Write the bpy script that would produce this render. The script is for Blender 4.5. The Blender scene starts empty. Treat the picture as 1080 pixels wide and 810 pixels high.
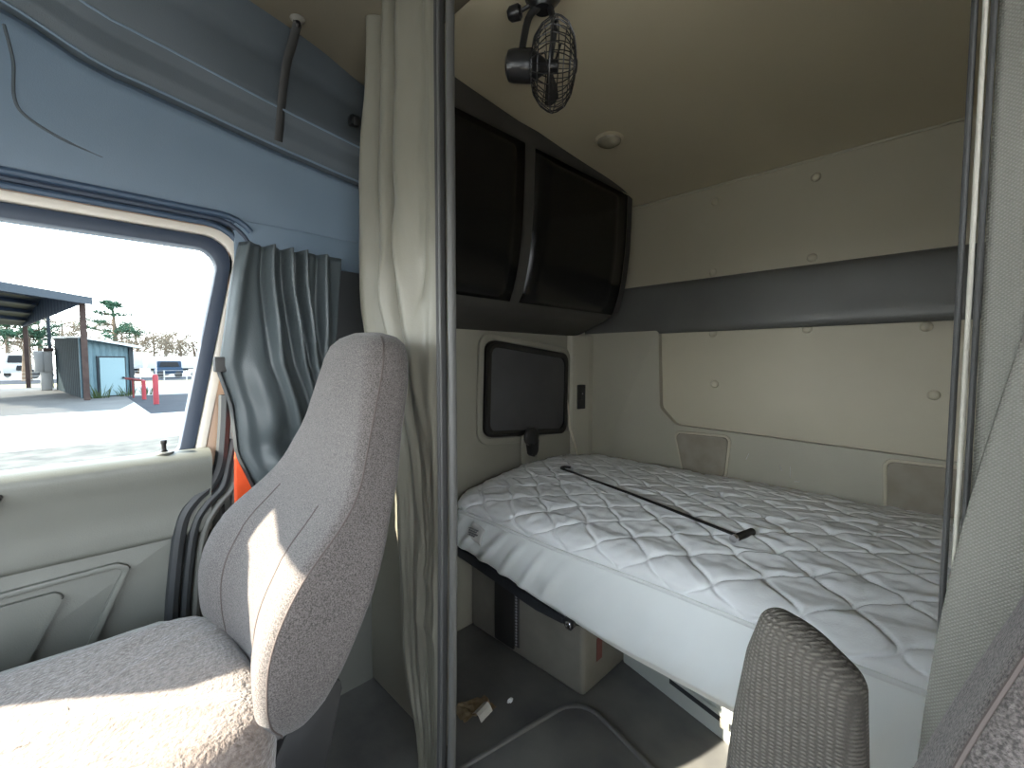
import bpy, bmesh, math, random
import numpy as np
from mathutils import Vector, noise, Matrix
random.seed(4)
C = bpy.context.scene.collection
PI = math.pi
SKY = 9.0
SUN = 25.0

# ---------------------------------------------------------------- materials
def mat(name, col, rough=.6, col2=None, nscale=8.0, bump=0.0, bscale=200.0, metal=0.0, spec=.5, detail=3.0, stretch=None, sheen=0.0, coat=0.0, emit=None, bdist=.002, ramp=(.35, .65)):
    m = bpy.data.materials.new(name); m.use_nodes = True
    nt = m.node_tree; N = nt.nodes; L = nt.links
    b = N['Principled BSDF']
    b.inputs['Base Color'].default_value = (*col, 1)
    b.inputs['Roughness'].default_value = rough
    b.inputs['Metallic'].default_value = metal
    b.inputs['Specular IOR Level'].default_value = spec
    b.inputs['Sheen Weight'].default_value = sheen
    b.inputs['Coat Weight'].default_value = coat
    tc = N.new('ShaderNodeTexCoord'); src = tc.outputs['Object']
    if stretch:
        mp = N.new('ShaderNodeMapping'); mp.inputs['Scale'].default_value = stretch
        L.new(src, mp.inputs['Vector']); src = mp.outputs['Vector']
    if col2:
        n = N.new('ShaderNodeTexNoise'); n.inputs['Scale'].default_value = nscale; n.inputs['Detail'].default_value = detail
        L.new(src, n.inputs['Vector'])
        r = N.new('ShaderNodeValToRGB'); r.color_ramp.elements[0].position = ramp[0]; r.color_ramp.elements[1].position = ramp[1]
        r.color_ramp.elements[0].color = (*col, 1); r.color_ramp.elements[1].color = (*col2, 1)
        L.new(n.outputs['Fac'], r.inputs['Fac']); L.new(r.outputs['Color'], b.inputs['Base Color'])
    if bump:
        n2 = N.new('ShaderNodeTexNoise'); n2.inputs['Scale'].default_value = bscale; n2.inputs['Detail'].default_value = 2
        L.new(src, n2.inputs['Vector'])
        bp = N.new('ShaderNodeBump'); bp.inputs['Strength'].default_value = bump; bp.inputs['Distance'].default_value = bdist
        L.new(n2.outputs['Fac'], bp.inputs['Height']); L.new(bp.outputs['Normal'], b.inputs['Normal'])
    return m

def weave_mat(name, col, col2, scale, rough=.55, bump=.5, bdist=.001, rows=None):
    """woven vinyl / ribbed knit: two crossed wave textures"""
    m = bpy.data.materials.new(name); m.use_nodes = True
    nt = m.node_tree; N = nt.nodes; L = nt.links; b = N['Principled BSDF']
    b.inputs['Roughness'].default_value = rough
    tc = N.new('ShaderNodeTexCoord'); mp = N.new('ShaderNodeMapping')
    L.new(tc.outputs['Object'], mp.inputs['Vector'])
    if rows: mp.inputs['Scale'].default_value = rows; mp.inputs['Rotation'].default_value = (0, 0, .7)
    else: mp.inputs['Rotation'].default_value = (0, PI/4, 0)
    ws = []
    for d in ('X', 'Z'):
        w = N.new('ShaderNodeTexWave'); w.bands_direction = d; w.inputs['Scale'].default_value = scale
        w.inputs['Distortion'].default_value = 1.5 if rows else .4; w.inputs['Detail Scale'].default_value = 3.0
        L.new(mp.outputs['Vector'], w.inputs['Vector']); ws.append(w)
    mx = N.new('ShaderNodeMath'); mx.operation = 'MULTIPLY'
    L.new(ws[0].outputs['Fac'], mx.inputs[0]); L.new(ws[1].outputs['Fac'], mx.inputs[1])
    n = N.new('ShaderNodeTexNoise'); n.inputs['Scale'].default_value = 500; L.new(tc.outputs['Object'], n.inputs['Vector'])
    ad = N.new('ShaderNodeMath'); ad.operation = 'MULTIPLY_ADD'; ad.inputs[1].default_value = .5
    L.new(n.outputs['Fac'], ad.inputs[0]); L.new(mx.outputs[0], ad.inputs[2])
    r = N.new('ShaderNodeValToRGB'); r.color_ramp.elements[0].position = .15; r.color_ramp.elements[1].position = .95
    r.color_ramp.elements[0].color = (*col, 1); r.color_ramp.elements[1].color = (*col2, 1)
    L.new(ad.outputs[0], r.inputs['Fac']); L.new(r.outputs['Color'], b.inputs['Base Color'])
    bp = N.new('ShaderNodeBump'); bp.inputs['Strength'].default_value = bump; bp.inputs['Distance'].default_value = bdist
    L.new(ad.outputs[0], bp.inputs['Height']); L.new(bp.outputs['Normal'], b.inputs['Normal'])
    return m

def glass_mat(name, tint):
    m = bpy.data.materials.new(name); m.use_nodes = True
    nt = m.node_tree; N = nt.nodes; L = nt.links; N.clear()
    o = N.new('ShaderNodeOutputMaterial'); t = N.new('ShaderNodeBsdfTransparent'); t.inputs['Color'].default_value = (*tint, 1)
    L.new(t.outputs[0], o.inputs[0])
    return m

M = {}
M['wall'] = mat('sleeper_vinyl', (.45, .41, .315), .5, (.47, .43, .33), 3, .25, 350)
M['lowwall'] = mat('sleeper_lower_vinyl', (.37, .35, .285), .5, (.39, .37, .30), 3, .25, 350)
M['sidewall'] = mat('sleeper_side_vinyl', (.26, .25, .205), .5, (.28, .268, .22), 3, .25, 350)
M['cabceil'] = mat('cab_headliner_darkened', (.16, .138, .098), .7, (.175, .152, .11), 3, .2, 400)  # ceiling material darkened over the cab, its shade put into the colour
M['bouncefleece'] = mat('pale_bounce_fleece', (.42, .36, .29), .95, (.52, .45, .37), 110, .5, 140)  # unseen driver cushion kept pale to bounce sunlight onto the ceiling
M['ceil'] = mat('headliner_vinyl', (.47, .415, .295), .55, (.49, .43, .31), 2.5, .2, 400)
M['cabwall'] = mat('cab_haze_blue_vinyl', (0.1581, 0.2185, 0.2883), .55, (0.1767, 0.2372, 0.3069), 3, .2, 400)  # grey vinyl; the blue is lens haze put into the colour
M['shelfwall'] = mat('header_grey_vinyl', (.082, .10, .115), .6, (.095, .113, .13), 3, .2, 400)
M['band'] = mat('dark_padded_vinyl', (.10, .10, .095), .38, (.115, .115, .108), 5, .3, 300)
M['pad'] = mat('grey_carpet_pad', (.26, .23, .185), .8, (.31, .28, .23), 14, .4, 500)
M['floor'] = mat('black_rubber_floor', (0.0935, 0.0935, 0.0935), .45, (0.17, 0.1666, 0.153), 4, .3, 60, detail=6)
M['seat'] = mat('heathered_seat_fabric', (0.042, .036, .034), .9, (.142, .124, .117), 430, .6, 520, sheen=.15, detail=3, ramp=(.36, .64))
M['fleece'] = mat('tan_fleece_cover', (0.1288, 0.098, 0.0812), .95, (0.224, 0.182, 0.1568), 110, .6, 140, sheen=.4, detail=3, bdist=.006)
def add_stains(m):
    nt = m.node_tree; N = nt.nodes; L = nt.links; b = N['Principled BSDF']; src = b.inputs['Base Color'].links[0].from_socket
    n = N.new('ShaderNodeTexNoise'); n.inputs['Scale'].default_value = 13; n.inputs['Detail'].default_value = 4
    tc = N.new('ShaderNodeTexCoord'); L.new(tc.outputs['Object'], n.inputs['Vector'])
    rp = N.new('ShaderNodeValToRGB'); rp.color_ramp.elements[0].position = .66; rp.color_ramp.elements[1].position = .70; L.new(n.outputs['Fac'], rp.inputs['Fac'])
    mx = N.new('ShaderNodeMix'); mx.data_type = 'RGBA'; mx.inputs['B'].default_value = (.10, .055, .022, 1)
    L.new(rp.outputs['Color'], mx.inputs['Factor']); L.new(src, mx.inputs['A']); L.new(mx.outputs['Result'], b.inputs['Base Color'])
add_stains(M['fleece'])
M['seam'] = mat('seam_thread', (.085, .068, .062), .8)
M['curtain'] = mat('olive_grey_vinyl_curtain', (0.1997, 0.187, 0.1487), .42, (0.2167, 0.204, 0.1658), 3, .25, 300)
M['rcurtain'] = weave_mat('woven_vinyl_curtain', (0.1364, 0.1333, 0.1147), (0.1984, 0.1953, 0.1705), 120, .5, .5, .0012)
M['sidecurtain'] = mat('blue_grey_vinyl_curtain', (.075, .092, .10), .38, (.088, .105, .112), 3, .2, 300)
M['hem'] = mat('dark_binding', (.05, .05, .05), .6, bump=.3, bscale=600)
M['hemlight'] = mat('pale_binding_thread', (.42, .40, .35), .7, bump=.4, bscale=500)
M['hemgrey'] = mat('grey_binding_roll', (.11, .11, .105), .5)
M['black'] = mat('black_plastic', (.012, .012, .013), .3)
M['blackm'] = mat('black_matte', (.02, .02, .021), .6)
M['blackglass'] = mat('smoked_cabinet_glass', (.006, .006, .006), .22, spec=.3)
M['cab'] = mat('charcoal_cabinet', (.04, .038, .035), .5, (.05, .048, .044), 6, .25, 300)
M['blind'] = mat('charcoal_blind', (.055, .055, .057), .55, (.065, .065, .067), 8, .2, 400)
M['bezel'] = mat('black_gloss_bezel', (.01, .01, .01), .18)
M['chrome'] = mat('chrome', (.75, .75, .77), .2, metal=1)
M['steel'] = mat('dark_steel', (.06, .06, .065), .35, metal=.8)
M['quilt'] = mat('white_quilted_cotton', (.84, .85, .865), .85, (.86, .87, .885), 6, .25, 300)
M['sheet'] = mat('white_fitted_fabric', (.82, .84, .84), .8, (.84, .86, .855), 5, .2, 250)
M['piping'] = mat('white_piping', (.74, .75, .75), .8)
M['tag'] = mat('white_satin_tag', (.78, .77, .76), .7)
M['ink'] = mat('grey_print', (.28, .28, .30), .8)
M['storage'] = mat('grey_plastic_storage', (.17, .16, .14), .6, (.21, .20, .175), 6, .3, 150)
M['bunkwhite'] = mat('off_white_plastic_base', (.42, .44, .42), .5, (.46, .48, .46), 5)
M['bunkdark'] = mat('dark_bunk_board', (.022, .024, .03), .5)
M['redlabel'] = mat('dark_red_label', (.16, .05, .04), .6)
M['door'] = mat('grey_door_vinyl', (0.1403, 0.1445, 0.1275), .5, (0.1573, 0.1615, 0.1445), 4, .3, 350)
M['doordark'] = mat('dark_grey_door_trim', (.11, .11, .10), .5, (.125, .125, .115), 4, .3, 350)
M['gasket'] = mat('haze_blue_rubber', (.035, .05, .08), .5)  # dark rubber with the blue of lens flare mixed into its colour
M['seal'] = mat('haze_blue_rubber_seal', (.05, .085, .14), .45)  # seal colour carries the blue flare above the door
M['rubber'] = mat('dark_rubber', (.03, .033, .036), .5)
M['cream'] = mat('cream_painted_metal', (.72, .66, .58), .35)
M['tan'] = mat('orange_bounce_metal', (.52, .34, .23), .35)  # cream frame metal; the tan is reflected orange put into the colour
M['pillar'] = mat('brown_grey_pillar_trim', (.16, .125, .11), .5, bump=.2)
M['belt'] = mat('orange_belt_webbing', (.85, .09, .015), .6, bump=.4, bscale=500)
M['cream_cord'] = mat('off_white_cord', (.62, .58, .47), .5)
M['wrapper'] = mat('brown_paper', (.24, .17, .09), .8, (.36, .28, .17), 40)
M['dome'] = mat('frosted_lamp_lens', (.30, .27, .20), .25)
M['windowglass'] = glass_mat('tinted_side_glass', (.82, .84, .83))
M['windshield'] = glass_mat('clear_windshield', (.95, .96, .95))
M['concrete'] = mat('pale_concrete', (.20, .195, .185), .9, (.25, .24, .225), .3, detail=6)
M['gravel'] = mat('grey_gravel', (.022, .021, .018), .95, (.065, .062, .052), 2.2, detail=8)
M['asphalt'] = mat('dark_asphalt', (0.0126, 0.0154, 0.021), .9, (0.0196, 0.0224, 0.028), 1.5, detail=6, spec=.1)
M['grass'] = mat('dry_grass', (.17, .15, .06), .95, (.24, .21, .09), 2, detail=5)
M['metalroof'] = mat('blue_grey_metal_sheet', (.013, .022, .042), .5, (.018, .029, .05), 2, spec=.1)
M['purlin'] = mat('pale_purlin', (.05, .065, .10), .5, spec=.1)
M['gable'] = mat('dark_blue_cladding', (.014, .024, .045), .6, (.02, .033, .058), 1.2, spec=.1)
M['fascia'] = mat('grey_fascia', (0.021, 0.03, 0.0408), .5, spec=.1)
M['post'] = mat('rusty_post', (0.035, 0.0245, 0.0231), .8, (0.049, 0.035, 0.0315), 3, spec=.1)
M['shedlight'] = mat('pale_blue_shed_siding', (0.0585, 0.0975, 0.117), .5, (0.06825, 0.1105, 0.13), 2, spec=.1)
M['sheddark'] = mat('dark_shed_siding', (.009, .0155, .019), .8, (.013, .021, .026), 2, spec=.1)  # darker siding colour for the side and back walls
M['sheddoor'] = mat('white_shed_door', (0.1275, 0.1875, 0.21), .5, spec=.1)
M['shedtrim'] = mat('dark_shed_trim', (0.015, 0.02, 0.025), .6, spec=.1)
M['shedroof'] = mat('white_shed_roof', (.30, .33, .35), .5)
M['red'] = mat('red_paint', (.17, .028, .035), .5, spec=.1)
M['rustred'] = mat('rusty_red_pipe', (.11, .022, .022), .6, spec=.1)
M['white'] = mat('white_paint', (.27, .275, .28), .5, spec=.2)
M['bluepaint'] = mat('blue_paint', (0.015, 0.03, 0.055), .4, spec=.1)
M['cardark'] = mat('dark_car_glass', (0.01, 0.012, 0.015), .2, spec=.1)
M['tyre'] = mat('tyre_rubber', (.015, .015, .016), .8)
M['bark'] = mat('brown_bark', (0.07, 0.0525, 0.0385), .9, (0.091, 0.07, 0.0525), 4, spec=.1)
M['twig'] = mat('bare_twigs', (0.1125, 0.09375, 0.07125), .9, (0.1387, 0.1162, 0.09), 4, spec=.1)
M['needle'] = mat('pine_needles', (0.021, 0.0525, 0.035), .9, (0.0315, 0.0665, 0.042), 4, spec=.1)
M['weed'] = mat('green_weeds', (0.03, 0.045, 0.018), .9, spec=.1)

# ---------------------------------------------------------------- helpers
def origin(p):
    v = Vector((0, 0, 0))
    while p is not None:
        v += p.location; p = p.parent
    return v

def obj(name, bm, m, parent=None, smooth=True, angle=40, kind=None):
    me = bpy.data.meshes.new(name)
    if parent is not None:
        bmesh.ops.translate(bm, verts=bm.verts, vec=-origin(parent))
    bmesh.ops.recalc_face_normals(bm, faces=bm.faces)
    bm.to_mesh(me); bm.free()
    o = bpy.data.objects.new(name, me); C.objects.link(o)
    me.materials.append(m)
    if smooth:
        me.shade_smooth()
        if angle: me.set_sharp_from_angle(angle=math.radians(angle))
    if parent is not None: o.parent = parent
    if kind: o['kind'] = kind
    return o

def rebase(o, loc):
    """put a one-mesh thing's origin at its base"""
    d = Vector(loc) - o.location
    o.data.transform(Matrix.Translation(-d)); o.location = loc
    return o

def struct(name, bm, m, parent=None, **k):
    o = obj(name, bm, m, parent, **k)
    if parent is None: o['kind'] = 'structure'
    return o

def tag(o, label, cat, group=None, kind=None):
    o['label'] = label; o['category'] = cat
    if group: o['group'] = group
    if kind: o['kind'] = kind
    return o

def thing(name, label, cat, loc=(0, 0, 0), group=None):
    o = bpy.data.objects.new(name, None); C.objects.link(o); o.location = loc
    o.empty_display_size = .05
    return tag(o, label, cat, group)

def dup(root, loc, label=None):
    r = root.copy(); C.objects.link(r); r.location = loc
    if label: r['label'] = label
    for ch in root.children:
        c = ch.copy(); C.objects.link(c); c.parent = r
        for g in ch.children:
            d = g.copy(); C.objects.link(d); d.parent = c
    return r

def box(x0, x1, y0, y1, z0, z1, bev=0.0, seg=2, bm=None):
    bm = bm or bmesh.new()
    vs = [bm.verts.new((x, y, z)) for x in (x0, x1) for y in (y0, y1) for z in (z0, z1)]
    idx = [(0, 1, 3, 2), (4, 6, 7, 5), (0, 4, 5, 1), (2, 3, 7, 6), (0, 2, 6, 4), (1, 5, 7, 3)]
    fs = [bm.faces.new([vs[i] for i in f]) for f in idx]
    if bev:
        es = list({e for f in fs for e in f.edges})
        bmesh.ops.bevel(bm, geom=es, offset=bev, segments=seg, profile=.5, affect='EDGES')
    return bm

def rpoly(pts, r, n=6):
    """polygon with rounded corners; r a number or one per corner; always n+1 points per corner"""
    out = []; k = len(pts)
    rs = r if isinstance(r, (list, tuple)) else [r]*k
    for i in range(k):
        p = Vector(pts[i]); a = Vector(pts[i-1]) - p; b = Vector(pts[(i+1) % k]) - p
        la, lb = a.length, b.length; a.normalize(); b.normalize()
        ang = math.acos(max(-1, min(1, a.dot(b)))); t = min(rs[i]/math.tan(ang/2), la*.49, lb*.49)
        rr = t*math.tan(ang/2); c = p + (a+b).normalized()*(rr/math.sin(ang/2))
        s = p + a*t; e = p + b*t
        a0 = math.atan2(s.y-c.y, s.x-c.x); a1 = math.atan2(e.y-c.y, e.x-c.x)
        d = (a1-a0+PI) % (2*PI) - PI
        for j in range(n+1):
            th = a0 + d*j/n; out.append((c.x+rr*math.cos(th), c.y+rr*math.sin(th)))
    return out

def inset(pts, d):
    k = len(pts); out = []
    area = sum(pts[i][0]*pts[(i+1) % k][1]-pts[(i+1) % k][0]*pts[i][1] for i in range(k))
    s = 1 if area > 0 else -1
    for i in range(k):
        p = Vector(pts[i]); e0 = (p-Vector(pts[i-1])).normalized(); e1 = (Vector(pts[(i+1) % k])-p).normalized()
        n0 = Vector((-e0.y, e0.x))*s; n1 = Vector((-e1.y, e1.x))*s
        b = (n0+n1); b /= max(.2, b.dot(n0)); out.append(tuple(p+b*d))
    return out

def ax(plane):
    return {'yz': lambda a, b, c: (c, a, b), 'xz': lambda a, b, c: (a, c, b), 'xy': lambda a, b, c: (a, b, c)}[plane]

def prism(poly, plane, c0, c1, bev=0.0, seg=2, bm=None):
    bm = bm or bmesh.new(); f = ax(plane)
    A = [bm.verts.new(f(a, b, c0)) for a, b in poly]; B = [bm.verts.new(f(a, b, c1)) for a, b in poly]
    n = len(poly); fa = bm.faces.new(A); fb = bm.faces.new(B[::-1])
    for i in range(n): bm.faces.new((A[i], B[i], B[(i+1) % n], A[(i+1) % n]))
    if bev:
        es = list(set(fa.edges) | set(fb.edges))
        bmesh.ops.bevel(bm, geom=es, offset=bev, segments=seg, profile=.5, affect='EDGES', clamp_overlap=True)
    return bm

def ring(outer, inner, plane, c0, c1, bev=0.0, bm=None):
    bm = bm or bmesh.new(); f = ax(plane); n = len(outer)
    r = [[bm.verts.new(f(a, b, c)) for a, b in p] for p, c in ((outer, c0), (inner, c0), (inner, c1), (outer, c1))]
    es = []
    for k in range(4):
        for i in range(n):
            q = bm.faces.new((r[k][i], r[k][(i+1) % n], r[(k+1) % 4][(i+1) % n], r[(k+1) % 4][i]))
    if bev:
        for k in range(4):
            for i in range(n): es.append(bm.edges.get((r[k][i], r[k][(i+1) % n])))
        bmesh.ops.bevel(bm, geom=es, offset=bev, segments=2, profile=.5, affect='EDGES')
    return bm

def tube(path, r, n=8, closed=False, bm=None, flat=None):
    bm = bm or bmesh.new(); P = [Vector(p) for p in path]; rings = []
    rs = r if isinstance(r, (list, tuple)) else [r]*len(P)
    prev = None
    for i, p in enumerate(P):
        if closed: t = (P[(i+1) % len(P)]-P[i-1]).normalized()
        else: t = (P[min(i+1, len(P)-1)]-P[max(i-1, 0)]).normalized()
        if prev is None:
            u = t.cross(Vector((0, 0, 1)))
            if u.length < .05: u = t.cross(Vector((1, 0, 0)))
        else: u = prev - t*prev.dot(t)
        u.normalize(); prev = u; w = t.cross(u)
        fl = flat or (1, 1)
        rings.append([bm.verts.new(p+(u*math.cos(a)*fl[0]+w*math.sin(a)*fl[1])*rs[i]) for a in (2*PI*j/n for j in range(n))])
    m = len(rings)
    for i in range(m if closed else m-1):
        A, B = rings[i], rings[(i+1) % m]
        for j in range(n): bm.faces.new((A[j], A[(j+1) % n], B[(j+1) % n], B[j]))
    if not closed:
        bm.faces.new(rings[0][::-1]); bm.faces.new(rings[-1])
    return bm

def smoothpath(pts, k=6):
    P = [Vector(p) for p in pts]; out = []
    for i in range(len(P)-1):
        p0, p1, p2, p3 = P[max(i-1, 0)], P[i], P[i+1], P[min(i+2, len(P)-1)]
        for j in range(k):
            t = j/k; out.append(.5*((2*p1)+(p2-p0)*t+(2*p0-5*p1+4*p2-p3)*t*t+(3*p1-p0-3*p2+p3)*t**3))
    out.append(P[-1]); return out

def lathe(prof, loc, axis, n=24, bm=None):
    bm = bm or bmesh.new(); a = Vector(axis).normalized(); loc = Vector(loc)
    u = a.orthogonal().normalized(); w = a.cross(u); R = []
    for r, h in prof:
        r = max(r, 1e-4)
        R.append([bm.verts.new(loc+a*h+(u*math.cos(t)+w*math.sin(t))*r) for t in (2*PI*j/n for j in range(n))])
    for i in range(len(R)-1):
        for j in range(n): bm.faces.new((R[i][j], R[i][(j+1) % n], R[i+1][(j+1) % n], R[i+1][j]))
    bm.faces.new(R[0][::-1]); bm.faces.new(R[-1]); return bm

def grid(fn, nu, nv, bm=None):
    bm = bm or bmesh.new()
    V = [[bm.verts.new(fn(i/nu, j/nv)) for j in range(nv+1)] for i in range(nu+1)]
    for i in range(nu):
        for j in range(nv): bm.faces.new((V[i][j], V[i+1][j], V[i+1][j+1], V[i][j+1]))
    return bm

def loft(rows, bm=None, caps=True):
    """closed rings of equal count"""
    bm = bm or bmesh.new(); R = [[bm.verts.new(p) for p in r] for r in rows]; n = len(R[0])
    for i in range(len(R)-1):
        for j in range(n): bm.faces.new((R[i][j], R[i][(j+1) % n], R[i+1][(j+1) % n], R[i+1][j]))
    if caps: bm.faces.new(R[0][::-1]); bm.faces.new(R[-1])
    return bm

def solid(o, t, off=-1):
    md = o.modifiers.new('thickness', 'SOLIDIFY'); md.thickness = t; md.offset = off; return o

def interp(x, xs, ys):
    return float(np.interp(x, xs, ys))

def sm(x, xs, ys):
    """smooth interpolation (averaged)"""
    h = (max(xs)-min(xs))*.03
    return (np.interp(x-h, xs, ys)+2*np.interp(x, xs, ys)+np.interp(x+h, xs, ys))/4.0

# ================================================================ SETTING
XL, XR, YB, YF = -1.5, .72, 2.13, -.92
CY = [-.95, -.7, -.3, .2, .6, 1.0, 1.5, 1.9, 2.06, 2.13, 2.2]
CZ = [1.64, 1.80, 2.0, 2.14, 2.17, 2.125, 2.09, 2.06, 2.035, 2.0, 1.99]
def ceil_z(y): return float(sm(y, CY, CZ))

# floor
struct('floor', box(XL-.03, XR+.03, YF-.03, YB+.05, -.06, 0), M['floor'])
# ceiling (curved headliner)
def cf(u, v):
    x = XL-.05+(XR-XL+.1)*u; y = -.95+(2.18+.95)*v
    z = ceil_z(y) + .012*noise.noise((x*1.6, y*1.6, 3)) - .10*max(0, (x-.45)/.27)**2
    return (x, y, z)
ce = struct('ceiling', grid(lambda u, v: cf(u, .553+.447*v), 40, 50), M['ceil'], angle=None); solid(ce, .04, 1)
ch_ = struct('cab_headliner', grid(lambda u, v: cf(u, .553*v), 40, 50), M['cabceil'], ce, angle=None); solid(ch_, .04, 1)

# rear wall: base sheet, raised lower surround, padded band, screw caps, speaker pads
rw = struct('wall_rear', box(XL-.05, XR+.05, YB, YB+.05, -.02, 2.06), M['wall'])
def lower(u, v): pass
poly = rpoly([(-1.5, .35), (.72, .35), (.72, .835), (-.95, .88), (-1.035, .96), (-1.05, 1.35), (-1.5, 1.35)], [.001, .001, .02, .05, .05, .02, .001], 8)
struct('lower_surround', prism(poly, 'xz', YB-.035, YB+.002, .03, 6), M['lowwall'], rw, angle=50)
def bandf(x0, x1):
    prof = [(2.13, 1.34), (2.11, 1.335), (2.098, 1.35), (2.095, 1.38), (2.10, 1.45), (2.105, 1.55), (2.112, 1.58), (2.13, 1.588)]
    P = smoothpath([(0, a, b) for a, b in prof], 4)
    return grid(lambda u, v: (x0+(x1-x0)*u, P[min(int(v*(len(P)-1)+.5), len(P)-1)].y, P[min(int(v*(len(P)-1)+.5), len(P)-1)].z), 12, len(P)-1)
struct('padded_band', bandf(-1.02, .72), M['band'], rw, angle=None)
struct('padded_band_end', bandf(-1.5, -1.019), M['band'], rw, angle=None)
struct('ceiling_seam', tube([(-1.5, 2.126, 2.003), (.72, 2.126, 2.003)], .006, 6), M['wall'], rw)
for (x, z) in ((-.409, 1.932), (-.412, 1.614), (-.801, 1.934), (-.802, 1.612), (-.795, 1.326), (-.42, 1.328), (-.037, 1.078), (-.065, 1.318), (-.781, 1.089)):
    struct('screw_cap', lathe([(.018, 0), (.018, .002), (.014, .007), (.006, .009), (0, .009)], (x, 2.131, z), (0, -1, 0), 16), M['wall'], rw)
for pts in ([(-.945, .842), (-.70, .848), (-.715, .665), (-.90, .65)], [(-.150, .83), (.19, .835), (.19, .63), (-.143, .64)]):
    rim = struct('speaker_pad', prism(rpoly(pts, .02), 'xz', 2.083, 2.10, .006), M['pad'], rw)
    struct('pad_rim', ring(rpoly(inset(pts, -.012), .03), rpoly(inset(pts, -.0), .02), 'xz', 2.088, 2.10, .003), M['wall'], rim)
for (x, z, l, a) in ((-.62, .775, .03, 1.2), (-.49, .745, .022, 1.9), (-.455, .735, .045, 1.6), (-.43, .70, .02, .2)):
    dx, dz = math.cos(a)*l/2, math.sin(a)*l/2
    struct('scuff_mark', tube([(x-dx, 2.0945, z-dz), (x+dx, 2.0945, z+dz)], .003, 6, flat=(1, .3)), M['piping'], rw)

# passenger side wall of the sleeper
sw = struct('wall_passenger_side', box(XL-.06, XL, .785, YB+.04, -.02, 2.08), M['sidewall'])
# chamfered corner column carrying the switch
struct('corner_column', prism(rpoly([(-1.5, 1.93), (-1.475, 1.945), (-1.445, 2.06), (-1.44, 2.13), (-1.5, 2.13)], [.001, .02, .02, .001, .001], 5), 'xy', .45, 1.335), M['lowwall'], sw)
wp = [(1.30, .85), (1.895, .80), (1.905, 1.235), (1.315, 1.295)]
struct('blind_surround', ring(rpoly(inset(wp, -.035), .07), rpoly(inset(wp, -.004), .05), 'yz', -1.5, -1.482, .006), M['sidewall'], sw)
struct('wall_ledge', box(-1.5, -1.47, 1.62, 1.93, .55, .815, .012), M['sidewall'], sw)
# partition behind the seats (hidden edge of the sleeper opening) and driver-side walls
struct('wall_partition', box(-1.54, -1.06, .755, .80, 0, 2.12, .008), M['curtain'])
struct('wall_driver_sleeper', box(XR, XR+.06, .60, YB+.04, -.02, 2.06), M['wall'])

# cab side: upper wall above the door, as a loft between lengthways lines
YS = [-.95, -.5, -.15, -.036, .032, .2, .44, .74, .95]
L0 = [(-1.5, 1.555)]*9
L1z = [1.60, 1.80, 1.97, 1.95, 1.90, 1.876, 1.836, 1.798, 1.77]
L2x = [-1.15, -1.2, -1.22, -1.225, -1.23, -1.26, -1.36, -1.48, -1.5]
def side_upper(u, v):
    y = -.95+1.9*u; cz = ceil_z(y)+.01
    z1 = min(float(sm(y, YS, L1z)), cz-.06); x2 = float(sm(y, YS, L2x))
    z2 = max(cz, z1+.1)
    pts = [(-1.5, 1.60), (-1.490, 1.65), (-1.475, (1.65+z1)/2), (-1.462, z1-.015), (-1.475, z1)]
    k = v*(len(pts)-1); i = min(int(k), len(pts)-2); t = k-i
    x = pts[i][0]*(1-t)+pts[i+1][0]*t; z = pts[i][1]*(1-t)+pts[i+1][1]*t
    return (x, y, z)
cw = struct('wall_cab_side', grid(side_upper, 60, 24), M['cabwall'], angle=None)
def header(u, v):
    y = -.95+1.9*u; cz = ceil_z(y)+.02
    z1 = min(float(sm(y, YS, L1z)), cz-.06); x2 = float(sm(y, YS, L2x))
    pts = [(-1.475, z1), (-1.448, z1+.004), (-1.432, z1+.035), (-1.425, z1+.075), (-1.405, z1+.095), ((x2-1.405)/2-.03, (cz+z1+.09)/2+.02), (x2, cz)]
    k = v*(len(pts)-1); i = min(int(k), len(pts)-2); t = k-i
    return (pts[i][0]*(1-t)+pts[i+1][0]*t, y, pts[i][1]*(1-t)+pts[i+1][1]*t)
struct('header_shelf', grid(header, 60, 36), M['shelfwall'], cw, angle=None)
struct('header_piping', tube([(-1.4475, y, min(float(sm(y, YS, L1z)), ceil_z(y)-.05)+.004) for y in np.linspace(-.9, .9, 50)], .0035, 6), M['cabwall'], cw)
struct('header_piping', tube([(-1.404, y, min(float(sm(y, YS, L1z)), ceil_z(y)-.05)+.096) for y in np.linspace(-.9, .9, 50)], .003, 6), M['cabwall'], cw)
def wallx(y, z):
    z1 = min(float(sm(y, YS, L1z)), ceil_z(y)-.05); return interp(z, [1.60, 1.65, (1.65+z1)/2, z1-.015], [-1.5, -1.49, -1.475, -1.462])
struct('panel_groove', tube([(wallx(p.y, p.z), p.y, p.z) for p in smoothpath([(0, -.078, 1.92), (0, -.068, 1.85), (0, -.070, 1.78), (0, -.055, 1.745), (0, .0, 1.715), (0, .07, 1.695)], 6)], [.003]*25+[.003, .002, .002, .001, .001, .001], 6), M['shelfwall'], cw)
# outer skin behind it, so no daylight leaks
struct('wall_outer_skin', box(-1.62, -1.57, YF-.05, .80, 1.53, 2.2), M['cabwall'])
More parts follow.
